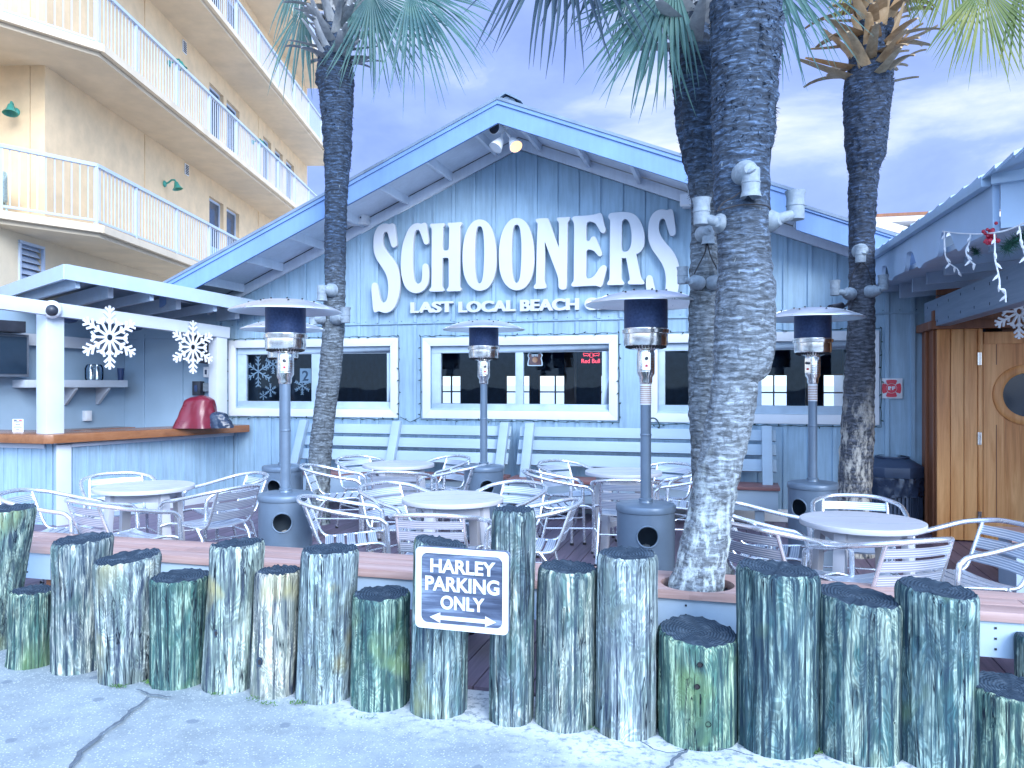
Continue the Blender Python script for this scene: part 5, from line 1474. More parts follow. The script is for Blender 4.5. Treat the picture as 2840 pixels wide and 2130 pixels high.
# ================================================================== patio heaters
def heater(loc, rz, label, sticker=True):
    t = thing('patio_heater', label, 'patio heater', (0,0,0), 0, 'patio heaters on the deck')
    g = G()
    n = 48; r = .20; zt, zb = .70, .03; hr, hz, ha = .072, .555, 0.0
    vs = []; idx = {}
    rows = 40
    def hole_in(i, j):
        a = 2*PI*(i+.5)/n-PI/2; z = zb+(zt-zb)*(j+.5)/rows
        x = math.sin(0)*0
        da = ((a+PI/2+PI) % (2*PI))-PI
        return False
    # body as an outline with a round hole, wrapped round the cylinder
    circ = 2*PI*r
    hole_loop = [(hr*math.cos(2*PI*k/32), hz+hr*math.sin(2*PI*k/32)) for k in range(32)]
    me = outline_mesh('b', [[(-circ*.25,zb)]+[(-circ*.25+circ*.5*k/24, zb) for k in range(1,25)]+[(circ*.25-circ*.5*k/24, zt) for k in range(25)], hole_loop[::-1]], .0)
    bm = bmesh.new(); bm.from_mesh(me)
    for k in range(-11, 12):
        x = circ*.5*k/24
        bmesh.ops.bisect_plane(bm, geom=bm.verts[:]+bm.edges[:]+bm.faces[:], plane_co=(x,0,0), plane_no=(1,0,0))
    bmesh.ops.remove_doubles(bm, verts=bm.verts, dist=1e-5)
    vsx = [v.co.copy() for v in bm.verts]; bm.verts.index_update(); fs = [tuple(v.index for v in f.verts) for f in bm.faces]; bm.free(); bpy.data.meshes.remove(me)
    g.add([(r*math.sin(v.x/r), -r*math.cos(v.x/r), v.y) for v in vsx], fs, 0, True)
    bk = [PI/2*0+PI*k/24 for k in range(25)]
    vb = [(r*math.cos(a), r*math.sin(a), z) for z in (zb, zt) for a in bk]
    g.add(vb, [(i, i+1, 26+i, 25+i) for i in range(24)], 0, True)
    rim = [Vector((( r+.003)*math.sin(x/r), -(r+.003)*math.cos(x/r), z)) for x, z in [(hr*math.cos(2*PI*k/28), hz+hr*math.sin(2*PI*k/28)) for k in range(28)]]
    g.tube(rim, .006, 6, 0, closed=True)
    g.lathe([(r,.702),(r+.006,.703),(r+.0075,.708),(r+.0075,.738),(r+.003,.748),(r-.008,.753),(.05,.760),(.045,.775),(.001,.775)], (0,0,0), 48)
    
    g.lathe([(r+.01,.02),(r+.012,.05),(r,.055)], (0,0,0), 48); g.lathe([(.001,.021),(r+.01,.02)], (0,0,0), 48)
    obj('base', g, M['heater'], t, fixn=True)
    g = G(); g.lathe([(.001,.05),(.13,.06),(.145,.10),(.145,.34),(.10,.40),(.03,.42),(.03,.46),(.001,.47)], (0,0,0), 24)
    obj('gas_bottle', g, M['white_plastic'], t)
    g = G(); g.tube([(0,0,.776),(0,0,1.23)], .037, 20); g.lathe([(.0375,1.222),(.0395,1.225),(.0395,1.235),(.0375,1.238)], (0,0,0), 20); g.tube([(0,0,1.23),(0,0,1.60)], .0365, 20)
    g.lathe([(.05,.776),(.05,.785),(.038,.79)], (0,0,0), 20)
    obj('pole', g, M['heater'], t)
    if sticker:
        g = G(); g.lathe([(.0372,1.46),(.0378,1.46),(.0378,1.60),(.0372,1.60)], (0,0,0), 20)
        for k in range(9): g.lathe([(.0382,1.47+.013*k),(.0383,1.471+.013*k),(.0383,1.475+.013*k),(.0382,1.476+.013*k)], (0,0,0), 20, 1)
        obj('label_sticker', g, [M['paper'], M['steelgrey_ink']], t)
    g = G(); g.lathe([(.040,1.585),(.046,1.60),(.046,1.63),(.062,1.655),(.062,1.80),(.058,1.812),(.058,1.815),(.001,1.815)], (0,0,0), 28)
    g.obx((0,-.064,1.74), (1,0,0), (0,1,0), UP, .055, .014, .12)
    for k in range(7): g.lathe([(.0622,1.668+.019*k),(.0632,1.671+.019*k),(.0622,1.674+.019*k)], (0,0,0), 28)
    obj('regulator_housing', g, M['steel'], t)
    g = G(); g.lathe([(.012,0),(.012,.02),(.001,.021)], (0,-.071,1.76), 10, axis=(0,-1,0)); g.obx((0,-.0735,1.71), (1,0,0), (0,1,0), UP, .016, .006, .016, 1)
    obj('knob', g, [M['black'], M['red_paint']], t)
    g = G(); g.lathe([(.058,1.815),(.07,1.825),(.118,1.835),(.148,1.85),(.152,1.865),(.152,1.93),(.163,1.935),(.165,1.96),(.150,1.965),(.150,1.97)], (0,0,0), 40)
    for k in range(36):
        a = 2*PI*k/36; g.obx((.128*math.cos(a),.128*math.sin(a),1.838), (math.cos(a),math.sin(a),.3), (-math.sin(a),math.cos(a),0), UP, .03, .008, .012, 1)
    obj('burner', g, [M['steel'], M['rubber']], t)
    g = G(); g.lathe([(.148,1.966),(.150,2.02),(.150,2.15),(.144,2.175)], (0,0,0), 40); 
    for k in range(24): g.lathe([(.1502,1.972+.0083*k),(.1516,1.975+.0083*k),(.1502,1.978+.0083*k)], (0,0,0), 40)
    obj('emitter_screen', g, M['mesh_dark'], t)
    g = G()
    prof = [(.415,2.133),(.42,2.136),(.417,2.143),(.36,2.168),(.27,2.198),(.19,2.218),(.15,2.224),(.001,2.228)]
    g.lathe(prof, (0,0,0), 48)
    g.lathe([(.415,2.134),(.36,2.156),(.27,2.186),(.15,2.206),(.001,2.208)], (0,0,0), 48)
    for k in range(8):
        a = 2*PI*k/8+.2
        for rr, z in ((.16,2.228),(.27,2.203)): g.lathe([(.007,0),(.007,.008),(.001,.012)], (rr*math.cos(a),rr*math.sin(a),z-.006), 8, 1)
        d = Vector((math.cos(a), math.sin(a), 0)); g.tube([d*.15+UP*2.2255, d*.28+UP*2.196, d*.41+UP*2.147], .0022, 4)
    obj('hood', g, [M['hood'], M['rubber']], t)
    t.location = loc; t.rotation_euler = (0,0,rz)
    return t
h0 = heater(cw((617*1.2839-1420)/2200*6.07, 6.07, .016), YAW+.15, 'nearest left patio heater, between the bar table and the left palm', False)
hs = [(cw((1395*1.2839-1420)/2200*5.53, 5.53, .016), YAW-.1, 'patio heater in front of the sign, right of the middle table'),
      (cw((1045*1.2839-1420)/2200*8.09, 8.09, .016), YAW+.2, 'small far patio heater in front of the middle window'),
      (cw((2254-1420)/2200*6.73, 6.73, .016), YAW-.95, 'patio heater in front of the right window beside the dark palm'),
      (cw((785-1420)/2200*8.1, 8.1, .016), YAW-.2, 'patio heater mostly hidden behind the nearest left one')]
heat = [h0]+[dup(h0, p, rz, lb, 'patio heaters on the deck') for p, rz, lb in hs]
def add_sticker(root):
    g = G(); g.lathe([(.0372,1.44),(.0378,1.44),(.0378,1.585),(.0372,1.585)], (0,0,0), 20)
    for k in range(9): g.lathe([(.0382,1.45+.014*k),(.0383,1.451+.014*k),(.0383,1.455+.014*k),(.0382,1.456+.014*k)], (0,0,0), 20, 1)
    obj('label_sticker', g, [M['paper'], M['steelgrey_ink']], root, world=False)
for k in (1, 3): add_sticker(heat[k])

# ================================================================== tables
def table(loc, Rr, rz, label):
    t = thing('round_table', label, 'table', (0,0,0), 0, 'round cafe tables on the deck')
    g = G()
    # planked round top: slats across the disc
    n = 7; w = 2*Rr/n
    pts = [(Rr*math.cos(2*PI*k/64), Rr*math.sin(2*PI*k/64)) for k in range(64)]
    me = outline_mesh('top', [pts], .026, .004); plane_place(me, (0,0,.722), (1,0,0), (0,1,0)); mesh_into(g, me)
    for k in range(1, 3):
        y = -Rr+2*Rr*k/3; hx = math.sqrt(Rr*Rr-y*y)-.015; g.bx(-hx,hx,y-.0016,y+.0016,.7385,.7398,1)
    obj('top', g, [M['table'], M['lamp_grey']], t)
    g = G(); s_ = Rr*.56
    for a in range(4):
        c, s2 = math.cos(a*PI/2), math.sin(a*PI/2); g.obx((c*s_*.96, s2*s_*.96, .665), (-s2,c,0), (c,s2,0), UP, s_*1.75, .026, .075)
    obj('apron', g, M['table'], t, bevel=.003)
    g = G()
    g.obx((0,0,.25), (1,1,0), (-1,1,0), UP, s_*2.55, .03, .05); g.obx((0,0,.251), (-1,1,0), (1,1,0), UP, s_*2.55, .03, .049)
    obj('stretcher', g, M['table'], t, bevel=.003)
    for sx in (-1,1):
        for sy in (-1,1):
            g = G(); a = Vector((sx*s_*.93, sy*s_*.93, .706)); b = Vector((sx*s_*1.12, sy*s_*1.12, .0)); g.bar(a, b, .075, .045, up=(sx,sy,0))
            obj('leg', g, M['table'], t, bevel=.004)
    t.location = loc; t.rotation_euler = (0,0,rz); return t
def tpos(px, py): v = onZ(px, py, .735); return Vector((v.x, v.y, .016))
TB = []
t0 = table(tpos(1255.8,1386), .375, R(30), 'pale round table in the middle behind the parking sign')
TB.append(t0)
for px, py, sc, rz, lb in ((401,1353.5,1.03,R(25),'pale round table in front of the outdoor bar'),
    (1105,1291,1.0,R(35),'pale round table furthest back, right of the left palm'),
    (1729,1312,.98,R(20),'pale round table at the back behind the right-hand front heater'),
    (2390,1451,.965,R(12),'pale round table at the right in front of the dark palm')):
    d = dup(t0, tpos(px,py), rz, lb, 'round cafe tables on the deck'); d.scale = (sc,sc,1); TB.append(d)

# ================================================================== aluminium armchairs (front towards +X)
def chair():
    t = thing('cafe_chair', 'x', 'chair', (0,0,0), 0, 'aluminium armchairs round the tables')
    r = .0152
    W = .275
    # one hoop: front leg - arm - round the back - arm - front leg
    half = [(.245,-W-.005,0),(.235,-W,.30),(.225,-W,.56),(.205,-W,.605),(.165,-W,.632),(.06,-W-.004,.650),(-.10,-W-.004,.685),(-.22,-W+.015,.715),(-.315,-W+.10,.738),(-.345,-.08,.748)]
    full = half+[(x,-y,z) for x,y,z in half[::-1]]
    g = G(); P = catmull(full, 5, False); g.tube(P, r, 10)
    for sy in (-1,1): g.lathe([(r+.002,0),(r+.002,.02),(r,.022)], (.245,sy*(W+.005),0), 10, 1)
    obj('hoop_frame', g, [M['alu'], M['rubber']], t)
    for sy in (-1,1):                            # side rail bending up into the back upright
        y = sy*.205
        g = G()
        rail = [(.225,sy*W*.98,.435),(.20,y+sy*.03,.448),(.14,y,.452),(-.05,y,.437),(-.155,y,.435),(-.205,y,.47),(-.24,y,.56),(-.30,y*.98,.735)]
        g.tube(catmull(rail, 4, False), .0115, 8)
        obj('side_rail', g, M['alu'], t)
        g = G(); g.tube([(-.10,sy*.215,.437),(-.16,sy*.222,.36),(-.245,sy*.24,.0)], .0125, 8); g.lathe([(.015,0),(.015,.02),(.0125,.022)], (-.245,sy*.24,0), 10, 1)
        obj('rear_leg', g, [M['alu'], M['rubber']], t)
    g = G(); g.tube([(.238,-W,.26),(-.185,-.228,.26)], .008, 6); g.tube([(.238,W,.26),(-.185,.228,.26)], .008, 6); g.tube([(-.185,-.228,.26),(-.185,.228,.26)], .008, 6)
    obj('stretcher', g, M['alu'], t)
    g = G()
    for k in range(5):
        x0 = .17-k*.072; n = 8
        vs = []
        for i in range(n+1):
            y = -.205+.41*i/n; dz = -.012*math.sin(PI*i/n)
            z = .458-(.17-x0)*.05
            vs += [(x0,y,z+dz),(x0-.056,y,z-.002+dz),(x0-.056,y,z-.012+dz),(x0,y,z-.010+dz)]
        fs = []
        for i in range(n):
            a = i*4; b = a+4
            for q in range(4): fs.append((a+q, a+(q+1)%4, b+(q+1)%4, b+q))
        fs += [(0,1,2,3), (n*4+3,n*4+2,n*4+1,n*4)]
        g.add(vs, fs)
    obj('seat', g, M['ribbed_seat'], t)
    g = G()
    for k, (z0, z1) in enumerate(((.494,.556),(.574,.636),(.654,.706))):
        n = 8; vs = []
        for i in range(n+1):
            y = -.20+.40*i/n; dx = -.028*math.sin(PI*i/n)
            def bx(z): return -.218-(z-.5)*.36
            vs += [(bx(z0)+dx,y,z0),(bx(z1)+dx,y,z1),(bx(z1)+dx-.008,y,z1),(bx(z0)+dx-.008,y,z0)]
        fs = []
        for i in range(n):
            a = i*4; b = a+4
            for q in range(4): fs.append((a+q, a+(q+1)%4, b+(q+1)%4, b+q))
        fs += [(0,1,2,3), (n*4+3,n*4+2,n*4+1,n*4)]
        g.add(vs, fs)
    obj('backrest', g, M['ribbed_back'], t)
    return t
CH = [ # x, y, facing degrees, label
 (-4.96,4.90,18,'aluminium armchair at the far left, partly hidden by the tall left piling'),
 (-4.30,4.86,70,'aluminium armchair with its back to the pavement in front of the bar table'),
 (-4.13,5.60,168,'aluminium armchair right of the bar table facing left, nearest the front heater'),
 (-4.38,6.10,236,'aluminium armchair behind the right side of the bar table'),
 (-5.20,5.80,318,'aluminium armchair behind the left side of the bar table, backing the blue panel'),
 (-2.68,5.25,28,'aluminium armchair left of the middle table facing right, nearest the pilings'),
 (-2.50,5.86,337,'aluminium armchair behind the left side of the middle table'),
 (-1.89,5.00,98,'aluminium armchair in front of the middle table seen from behind'),
 (-1.40,5.42,188,'aluminium armchair right of the middle table beside the tallest piling'),
 (-1.80,6.10,248,'aluminium armchair behind the right side of the middle table'),
 (-3.84,7.26,22,'aluminium armchair left of the back left table, beside the left palm'),
 (-3.85,7.98,330,'aluminium armchair behind the left side of the back left table'),
 (-3.12,7.18,100,'aluminium armchair in front of the back left table seen from behind'),
 (-2.80,7.74,174,'aluminium armchair right of the back left table with a long arm towards us'),
 (-3.18,8.22,236,'aluminium armchair behind the right side of the back left table'),
 (-1.56,7.36,20,'aluminium armchair left of the back right table with its whole side in view'),
 (-1.58,8.06,326,'aluminium armchair behind the left side of the back right table'),
 (-.93,7.12,98,'aluminium armchair in front of the back right table behind the heater pole'),
 (-.74,8.05,240,'aluminium armchair behind the right side of the back right table'),
 (-.46,7.60,182,'aluminium armchair right of the back right table, half hidden by the palms'),
 (.24,5.62,354,'aluminium armchair far left of the right table, just right of the leaning palm'),
 (.29,5.06,48,'aluminium armchair near left of the right table above the widest piling'),
 (.78,4.90,122,'aluminium armchair in front of the right table with its back to the pavement'),
 (1.27,5.14,204,'aluminium armchair right of the right table, turned towards the palm'),
 (.84,5.93,268,'aluminium armchair behind the right table in front of the dark palm'),
]
c_proto = chair()
for i, (x, y, a, lb) in enumerate(CH):
    if i == 0: c_proto.location = (x,y,.016); c_proto.rotation_euler = (0,0,R(a)); c_proto['label'] = lb; c_proto.scale = (1.07,1.07,1.02)
    else: dup(c_proto, (x,y,.016), R(a), lb, 'aluminium armchairs round the tables')

# ================================================================== palms
def palm(name_label, D, rows, mat, fuzz, seed, boots, fronds, base_px=None, extra=3, bootmat='boot'):
    """rows: (y, x left, x right) of the trunk outline; the trunk stands at distance D (a number, or (D at foot, D at top))"""
    rows = sorted(rows, key=lambda r: -r[0])
    def Dof(py):
        if isinstance(D, (int, float)): return D
        f = (rows[0][0]-py)/(rows[0][0]-rows[-1][0]); return D[0]+(D[1]-D[0])*f
    ctr = []
    for py, xl, xr in rows:
        d = Dof(py); p = atD((xl+xr)/2, py, d); ctr.append((p, (xr-xl)/2*d/FOC))
    foot = ctr[0][0].copy()
    # carry the trunk down to the ground
    if foot.z > .02:
        n_ = ctr[0][0]-ctr[1][0]; k = (foot.z+.02)/max(.05,-n_.z) if n_.z < 0 else 1
        ctr.insert(0, (Vector((foot.x+n_.x*k*.6, foot.y+n_.y*k*.6, -.02)), ctr[0][1]*1.06))
    t = thing('palm_tree', name_label, 'palm tree', (ctr[0][0].x, ctr[0][0].y, 0))
    zs = [c[0].z for c in ctr]
    def at(z):
        for i in range(len(zs)-1):
            if z <= zs[i+1] or i == len(zs)-2:
                f = (z-zs[i])/(zs[i+1]-zs[i]); f2 = max(0,min(1,f)); s_ = f2*f2*(3-2*f2)*.4+f2*.6
                if f > 1: s_ = f
                return ctr[i][0].lerp(ctr[i+1][0], s_), ctr[i][1]+(ctr[i+1][1]-ctr[i][1])*s_
    n = 60; dz = .022; m_ = int((zs[-1]-zs[0])/dz)
    g = G(); vs = []; rnd = random.Random(seed)
    fz0 = fuzz
    for j in range(m_+1):
        z = zs[0]+(zs[-1]-zs[0])*j/m_
        c, r = at(z)
        fz = max(0, min(1, (z-fz0)/.35))
        ringp = .0042*math.sin(z*78+2*mnoise.noise((z*3, seed, 0)))
        for i in range(n):
            a = 2*PI*i/n; ca, sa = math.cos(a), math.sin(a)
            q = r+ringp*(1-.5*fz)*(.6+.8*mnoise.noise((ca*2+seed, sa*2, z*2)))
            q += .010*mnoise.noise((ca*3+seed, sa*3, z*9))*(1+.8*fz)+.007*mnoise.noise((ca*11+seed, sa*11, z*16))
            q += fz*.016*mnoise.noise((ca*6, sa*6+seed, z*24))
            if z < .9: q += .010*(1-z/.9)*mnoise.noise((ca*9+seed, sa*9, z*1.5))*1.3
            vs.append((c.x+q*ca, c.y+q*sa, z))
    g.add(vs, [(j*n+i, j*n+(i+1)%n, (j+1)*n+(i+1)%n, (j+1)*n+i) for j in range(m_) for i in range(n)], 0, True)
    # loose bark fibres
    for k in range(900):
        z = fz0+(zs[-1]-fz0)*rnd.random()
        c, r = at(z); a = rnd.random()*2*PI; d = Vector((math.cos(a), math.sin(a), 0))
        p = c+d*(r-.004); tn = Vector((-d.y,d.x,0))
        L = rnd.uniform(.015,.05); w = rnd.uniform(.003,.010)
        tip = p+d*L*.7+UP*rnd.uniform(-.045,.02)+tn*rnd.uniform(-.03,.03)
        g.add([p-tn*w, p+tn*w, tip], [(0,1,2)])
    obj('trunk', g, mat, t, fixn=False)
    # split leaf bases round the head
    if boots:
        z0, z1, nb, len_, out, wid = boots
        g = G()
        for k in range(nb):
            f = (k+rnd.random()*.6)/nb
            z = z0+(z1-z0)*f; a = k*2.399+rnd.uniform(-.25,.25)
            c, r = at(min(z, zs[-1]))
            if z > zs[-1]: c = c+UP*(z-zs[-1])
            d = Vector((math.cos(a), math.sin(a), 0)); tn = Vector((-d.y,d.x,0))
            L = len_*rnd.uniform(.6,1.2); w0 = rnd.uniform(*wid)
            flat = rnd.random() < (.8 if f < .22 else .45)
            el = R(rnd.uniform(out[0], out[0]+34)) if flat else R(rnd.uniform(46, 78))
            P = []; s_n = 7; curl = rnd.uniform(-.5,.25); tw = rnd.uniform(-.9,.9)
            p = c+d*(r*.80)
            for i in range(s_n+1):
                q = i/s_n; e = el+curl*q*q*1.6
                if i: p = p+(d*math.cos(e)+UP*math.sin(e)+tn*tw*.25)*(L/s_n)
                w = w0*(1-q)**.8*.75+w0*.38*(1 if q < .93 else .7)
                P.append((p.copy(), w, e))
            vs = []
            for p_, w, e in P:
                nn = (UP*math.cos(e)-d*math.sin(e))
                vs += [p_-tn*w*.5+nn*.008, p_+nn*.0-nn*.004, p_+tn*w*.5+nn*.008, p_+nn*.014]
            fs = []
            for i in range(s_n):
                a_ = i*4; b_ = a_+4
                for q in range(4): fs.append((a_+q, a_+(q+1)%4, b_+(q+1)%4, b_+q))
            fs += [(0,1,2,3), (s_n*4+3,s_n*4+2,s_n*4+1,s_n*4)]
            g.add(vs, fs, 0, False)
        obj('leaf_bases', g, M[bootmat], t)
    top = at(zs[-1])[0]
    for fr in fronds:
        frond(t, *fr, root=top)
    for k in range(extra):                        # the rest of the head, above the picture
        a = rnd.random()*2*PI; d = Vector((math.cos(a), math.sin(a), 0))
        hub = top+UP*rnd.uniform(.9,1.3)+d*.75
        frond(t, hub, d*.8+UP*rnd.uniform(-.2,.3), .85, 150, 'frond', seed*31+k, .5, root=top+UP*.3)
    return t

def frond(parent, hub, axis, Rr, spread, mat, seed, droop=.4, root=None, nseg=46, side=None):
    rnd = random.Random(seed); hub = Vector(hub); ax = Vector(axis).normalized()
    sd = Vector(side) if side is not None else ax.cross(UP)
    if sd.length < .1: sd = ax.cross(Vector((0,1,0)))
    sd = (sd-ax*sd.dot(ax)).normalized(); nn = sd.cross(ax)
    g = G(); da = R(spread)/nseg
    for k in range(nseg):
        a = -R(spread)/2+da*(k+.5)
        d = ax*math.cos(a)+sd*math.sin(a)+nn*(.10*(k%2)-.05)+nn*.25*(abs(a)/2.6)**2
        d.normalize(); w_ = d.cross(nn).normalized()
        L = Rr*(.78+.22*math.cos(a*.75))*rnd.uniform(.88,1.08)
        dr = droop*rnd.uniform(.6,1.5); sway = rnd.uniform(-.10,.10)
        n = 7; c = []
        for i in range(n+1):
            t = i/n
            p = hub+d*L*t+w_*sway*L*t**3
            p = p-UP*dr*L*t**2.6
            wd = L*min(t, .46)*da*.5*1.3*(1 if t < .46 else max(.05, ((1-t)/.54)**.8))
            c.append((p, wd))
        vs = []
        for p, wd in c: vs += [p-w_*wd, p+nn*wd*.45, p+w_*wd]
        fs = []
        for i in range(n):
            b = i*3; fs += [(b,b+1,b+4,b+3),(b+1,b+2,b+5,b+4)]
        g.add(vs, fs, 0, False)
    if root is not None:
        r0 = Vector(root); mid = (r0+hub)/2+UP*.18
        g.tube(catmull([tuple(r0), tuple(mid), tuple(hub), tuple(hub+ax*Rr*.25)], 4, False), [.02]*4+[.015]*4+[.012]*4+[.004], 6, 0)
    return obj('frond', g, M[mat], parent, fixn=False)

K = 2840/2212
def rows_full(L): return [(y*K, a*K, b*K) for y, a, b in L]
def r3(L): return [(y/1.843, 1700+a/1.843, 1700+b/1.843) for y, a, b in L]
def r6(L): return [(700+y/1.843, 1700+a/1.843, 1700+b/1.843) for y, a, b in L]
def r2(x, y): return (750+x/1.9235, y/1.9235)

p1r = rows_full([(1128,658,712),(1060,662,711),(980,668,716),(900,677,724),(800,690,737),(700,698,744),(600,702,746),(500,702,747),(420,703,751),(345,701,757),(280,697,760),(210,691,762),(165,682,764),(130,690,758),(60,700,752),(0,705,748)])
D1 = 9.0
palm_1 = palm('slender palm left of the big sign with a dry grey leaf base collar', D1, p1r, M['trunk_a'], 4.0, 11,
     (5.2, 6.1, 96, .44, (2,60), (.08,.125)),
     [ (atD(1052,-10,8.6), RT*.35-UP*.9, 1.02, 150, 'frond', 1, .10, 46),
       (atD(1120,-30,8.2), RT*.95-UP*.45-FW*.2, 1.05, 150, 'frond', 2, .30, 46),
       (atD(1060,60,8.9), RT*.1-UP*1.0, .62, 120, 'frond', 3, .1, 34),
       (atD(838,20,9.2), -RT*.35-UP*.9, .95, 80, 'frond', 4, .25, 26),
       (atD(820,-60,9.4), -RT*.8-UP*.5, .9, 110, 'frond', 5, .3, 30) ] and [], extra=2)
P1TOP = atD(930,0,D1)
for hub, ax, Rr, spr, sdn, dr, ns in (
       (atD(1030,-20,8.7), RT*.45-UP*.9, 1.0, 140, 1, .12, 48),
       (atD(1135,-25,8.3), RT*.85-UP*.55-FW*.15, .98, 150, 2, .30, 52),
       (atD(1000,-10,8.9), RT*.25-UP*1.0, .66, 110, 3, .1, 30),
       (atD(842,10,9.15), -RT*.20-UP*.98, .86, 52, 4, .22, 16),
       (atD(830,-60,9.5), -RT*.3-UP*.9, .60, 50, 5, .3, 10)):
    frond(palm_1, hub, ax, Rr, spr, 'frond', sdn, dr, root=P1TOP, nseg=ns, side=RT)

p2r = r3([(1100,405,540),(900,385,540),(750,345,538),(600,330,536),(500,318,534),(400,305,534),(300,288,530),(200,300,530),(60,320,520),(0,330,515)])+r6([(1500,455,590),(1300,430,580),(1100,405,568),(800,390,548),(500,388,545),(200,393,545)])+[(1600,1958,2035)]
D2 = 5.25
palm_2 = palm('palm standing directly behind the large leaning palm, with pale curled leaf bases', D2, p2r, M['trunk_a'], 2.75, 23,
     (3.76, 4.5, 50, .36, (0,70), (.10,.17)), [], extra=1)
P2TOP = atD(1930,0,D2)
for hub, ax, Rr, spr, sdn, dr, ns in (
       (atD(1872,-55,5.0), -RT*.55-UP*.85, .66, 110, 31, .12, 30),
       (atD(1835,-20,5.0), -RT*.35-UP*.95, .70, 70, 32, .1, 22),
       (atD(1790,-140,5.2), -RT*.8-UP*.6, .62, 110, 33, .3, 34)):
    frond(palm_2, hub, ax, Rr, spr, 'frond', sdn, dr, root=P2TOP, nseg=ns, side=RT)

p3r = r6([(1685,290,560),(1600,318,575),(1500,345,588),(1400,368,600),(1300,392,612),(1200,412,632),(1100,430,655),(1000,452,680),(900,470,702),(800,488,722),(700,505,735),(660,512,738),(640,514,770),(600,516,800),(540,517,815),(480,518,826),(400,522,826),(300,525,826),(200,532,826),(100,545,812)])+r3([(1300,540,802),(1200,535,798),(1100,522,798),(1000,520,795),(900,518,795),(800,514,800),(700,512,818),(600,512,826),(500,511,828),(400,510,835),(300,509,846),(200,507,856),(100,504,858),(0,508,852)])
palm_3 = palm('large leaning palm growing through the plank ledge, with a pale peeling lower trunk', (4.33, 4.75), p3r, M['trunk_b'], 2.95, 37, None, [], extra=2)
P3TOP = atD(2070,-300,4.8)
for hub, ax, Rr, spr, mt, sdn, dr, ns, sd in (
       (atD(1560,-285,4.9), -UP*1.0+RT*.05, 1.0, 84, 'frond_dark', 41, .05, 27, RT),
       (atD(1700,-350,5.0), -UP*.95-RT*.3, 1.0, 60, 'frond_dark', 44, .05, 12, RT),
       (atD(2120,-150,5.0), RT*.55-UP*.85, .80, 85, 'frond', 42, .12, 34, RT),
       (atD(2080,-110,5.4), RT*.6-UP*.7, .66, 70, 'frond', 43, .12, 26, RT)):
    frond(palm_3, hub, ax, Rr, spr, mt, sdn, dr, root=P3TOP, nseg=ns, side=sd)

p4r = r3([(1300,1210,1330),(1100,1210,1338),(1000,1210,1345),(880,1214,1352),(840,1205,1368),(790,1198,1388),(700,1192,1395),(600,1187,1402),(500,1186,1416),(440,1188,1422),(330,1215,1420),(150,1240,1425),(0,1255,1430)])+r6([(1580,1140,1335),(1480,1142,1322),(1320,1147,1312),(1200,1156,1316),(1050,1164,1324),(900,1172,1330),(700,1184,1332),(500,1198,1334),(300,1206,1334),(100,1211,1334)])
D4 = 7.35
palm_4 = palm('dark fissured palm at the right with a skirt of tan dry leaf bases', D4, p4r, M['trunk_d'], 3.15, 51,
     (4.38, 5.25, 90, .46, (-6,62), (.09,.14)), [], extra=2, bootmat='boot_warm')
P4TOP = atD(2430,-20,D4)
for hub, ax, Rr, spr, mt, sdn, dr, ns in (
       (atD(2725,-40,7.0), RT*.25-UP*.95, .78, 130, 'frond_gold', 61, .12, 40),
       (atD(2640,-90,7.2), RT*.0-UP*1.0, .62, 100, 'frond_gold', 62, .1, 30),
       (atD(2835,-60,7.0), RT*.6-UP*.8, .75, 120, 'frond_gold', 63, .2, 30),
       (atD(2380,-70,7.3), -RT*.6-UP*.35, .45, 90, 'frond_gold', 64, .2, 22),
       (atD(2490,-70,7.2), RT*.6-UP*.35, .45, 90, 'frond_gold', 65, .2, 22)):
    frond(palm_4, hub, ax, Rr, spr, mt, sdn, dr, root=P4TOP, nseg=ns, side=RT)
g = G()
for k in range(9):                               # green stalks rising out of the collar
    a = k*.7; b = P4TOP+Vector((.10*math.cos(a), .10*math.sin(a), -.15)); g.tube([b, b+Vector((.22*math.cos(a),.22*math.sin(a),.45)), b+Vector((.6*math.cos(a),.6*math.sin(a),.8))], [.025,.018,.012], 6)
obj('stalks', g, M['frond_gold'], palm_4)

# ================================================================== flood lamps fixed to the trunks
def palm_lamp(mount, head, D, s, label, up=True, front=False):
    """mount and head are picture points; both sit near distance D; s = head diameter in metres"""
    pm = atD(mount[0], mount[1], D); ph = atD(head[0], head[1], D-.03)
    t = thing('palm_spotlight', label, 'spotlight', tuple(pm), 0, 'spotlights fixed to the palm trunks')
    out = (ph-pm); out.z = 0
    if out.length < .02: out = -FW
    out = (out.normalized()*.75-FW*.65).normalized()
    if front: out = -FW
    g = G(); g.lathe([(.001,-.06),(s*.62,-.06),(s*.62,-.01),(s*.58,.012),(s*.44,.04),(s*.28,.07),(.001,.075)], pm, 24, axis=out)
    obj('mount', g, M['lamp_grey'], t)
    for sg in (-1,1):
        pass
    g = G(); e = ph-UP*s*.35 if up else ph+UP*s*.35
    g.tube([pm+out*.03, pm.lerp(e,.5)+out*.05, e], [s*.30,s*.27,s*.20], 12)
    obj('arm', g, M['lamp_grey'], t)
    ax = UP if up else -UP
    g = G(); g.lathe([(.001,-.72*s),(s*.42,-.72*s),(s*.44,-.66*s),(s*.44,-.05*s),(s*.475,-.04*s),(s*.475,.02*s),(s*.45,.03*s),(s*.44,.4*s),(s*.50,.62*s),(s*.52,.72*s),(s*.47,.72*s),(s*.38,.45*s),(.001,.42*s)], ph, 24, axis=ax)
    obj('lamp_head', g, M['lamp_grey'], t)
    g = G(); g.lathe([(.005,0),(.005,.004),(.001,.005)], pm+out*.035+RT*s*.42, 8, axis=out); obj('screw', g, M['rubber'], t)
    return t
q3 = lambda x, y: (1700+x/1.843, y/1.843)
palm_lamp(q3(560,1142), q3(454,1082), 4.55, .105, 'stone grey spotlight on the left side of the leaning palm pointing up')
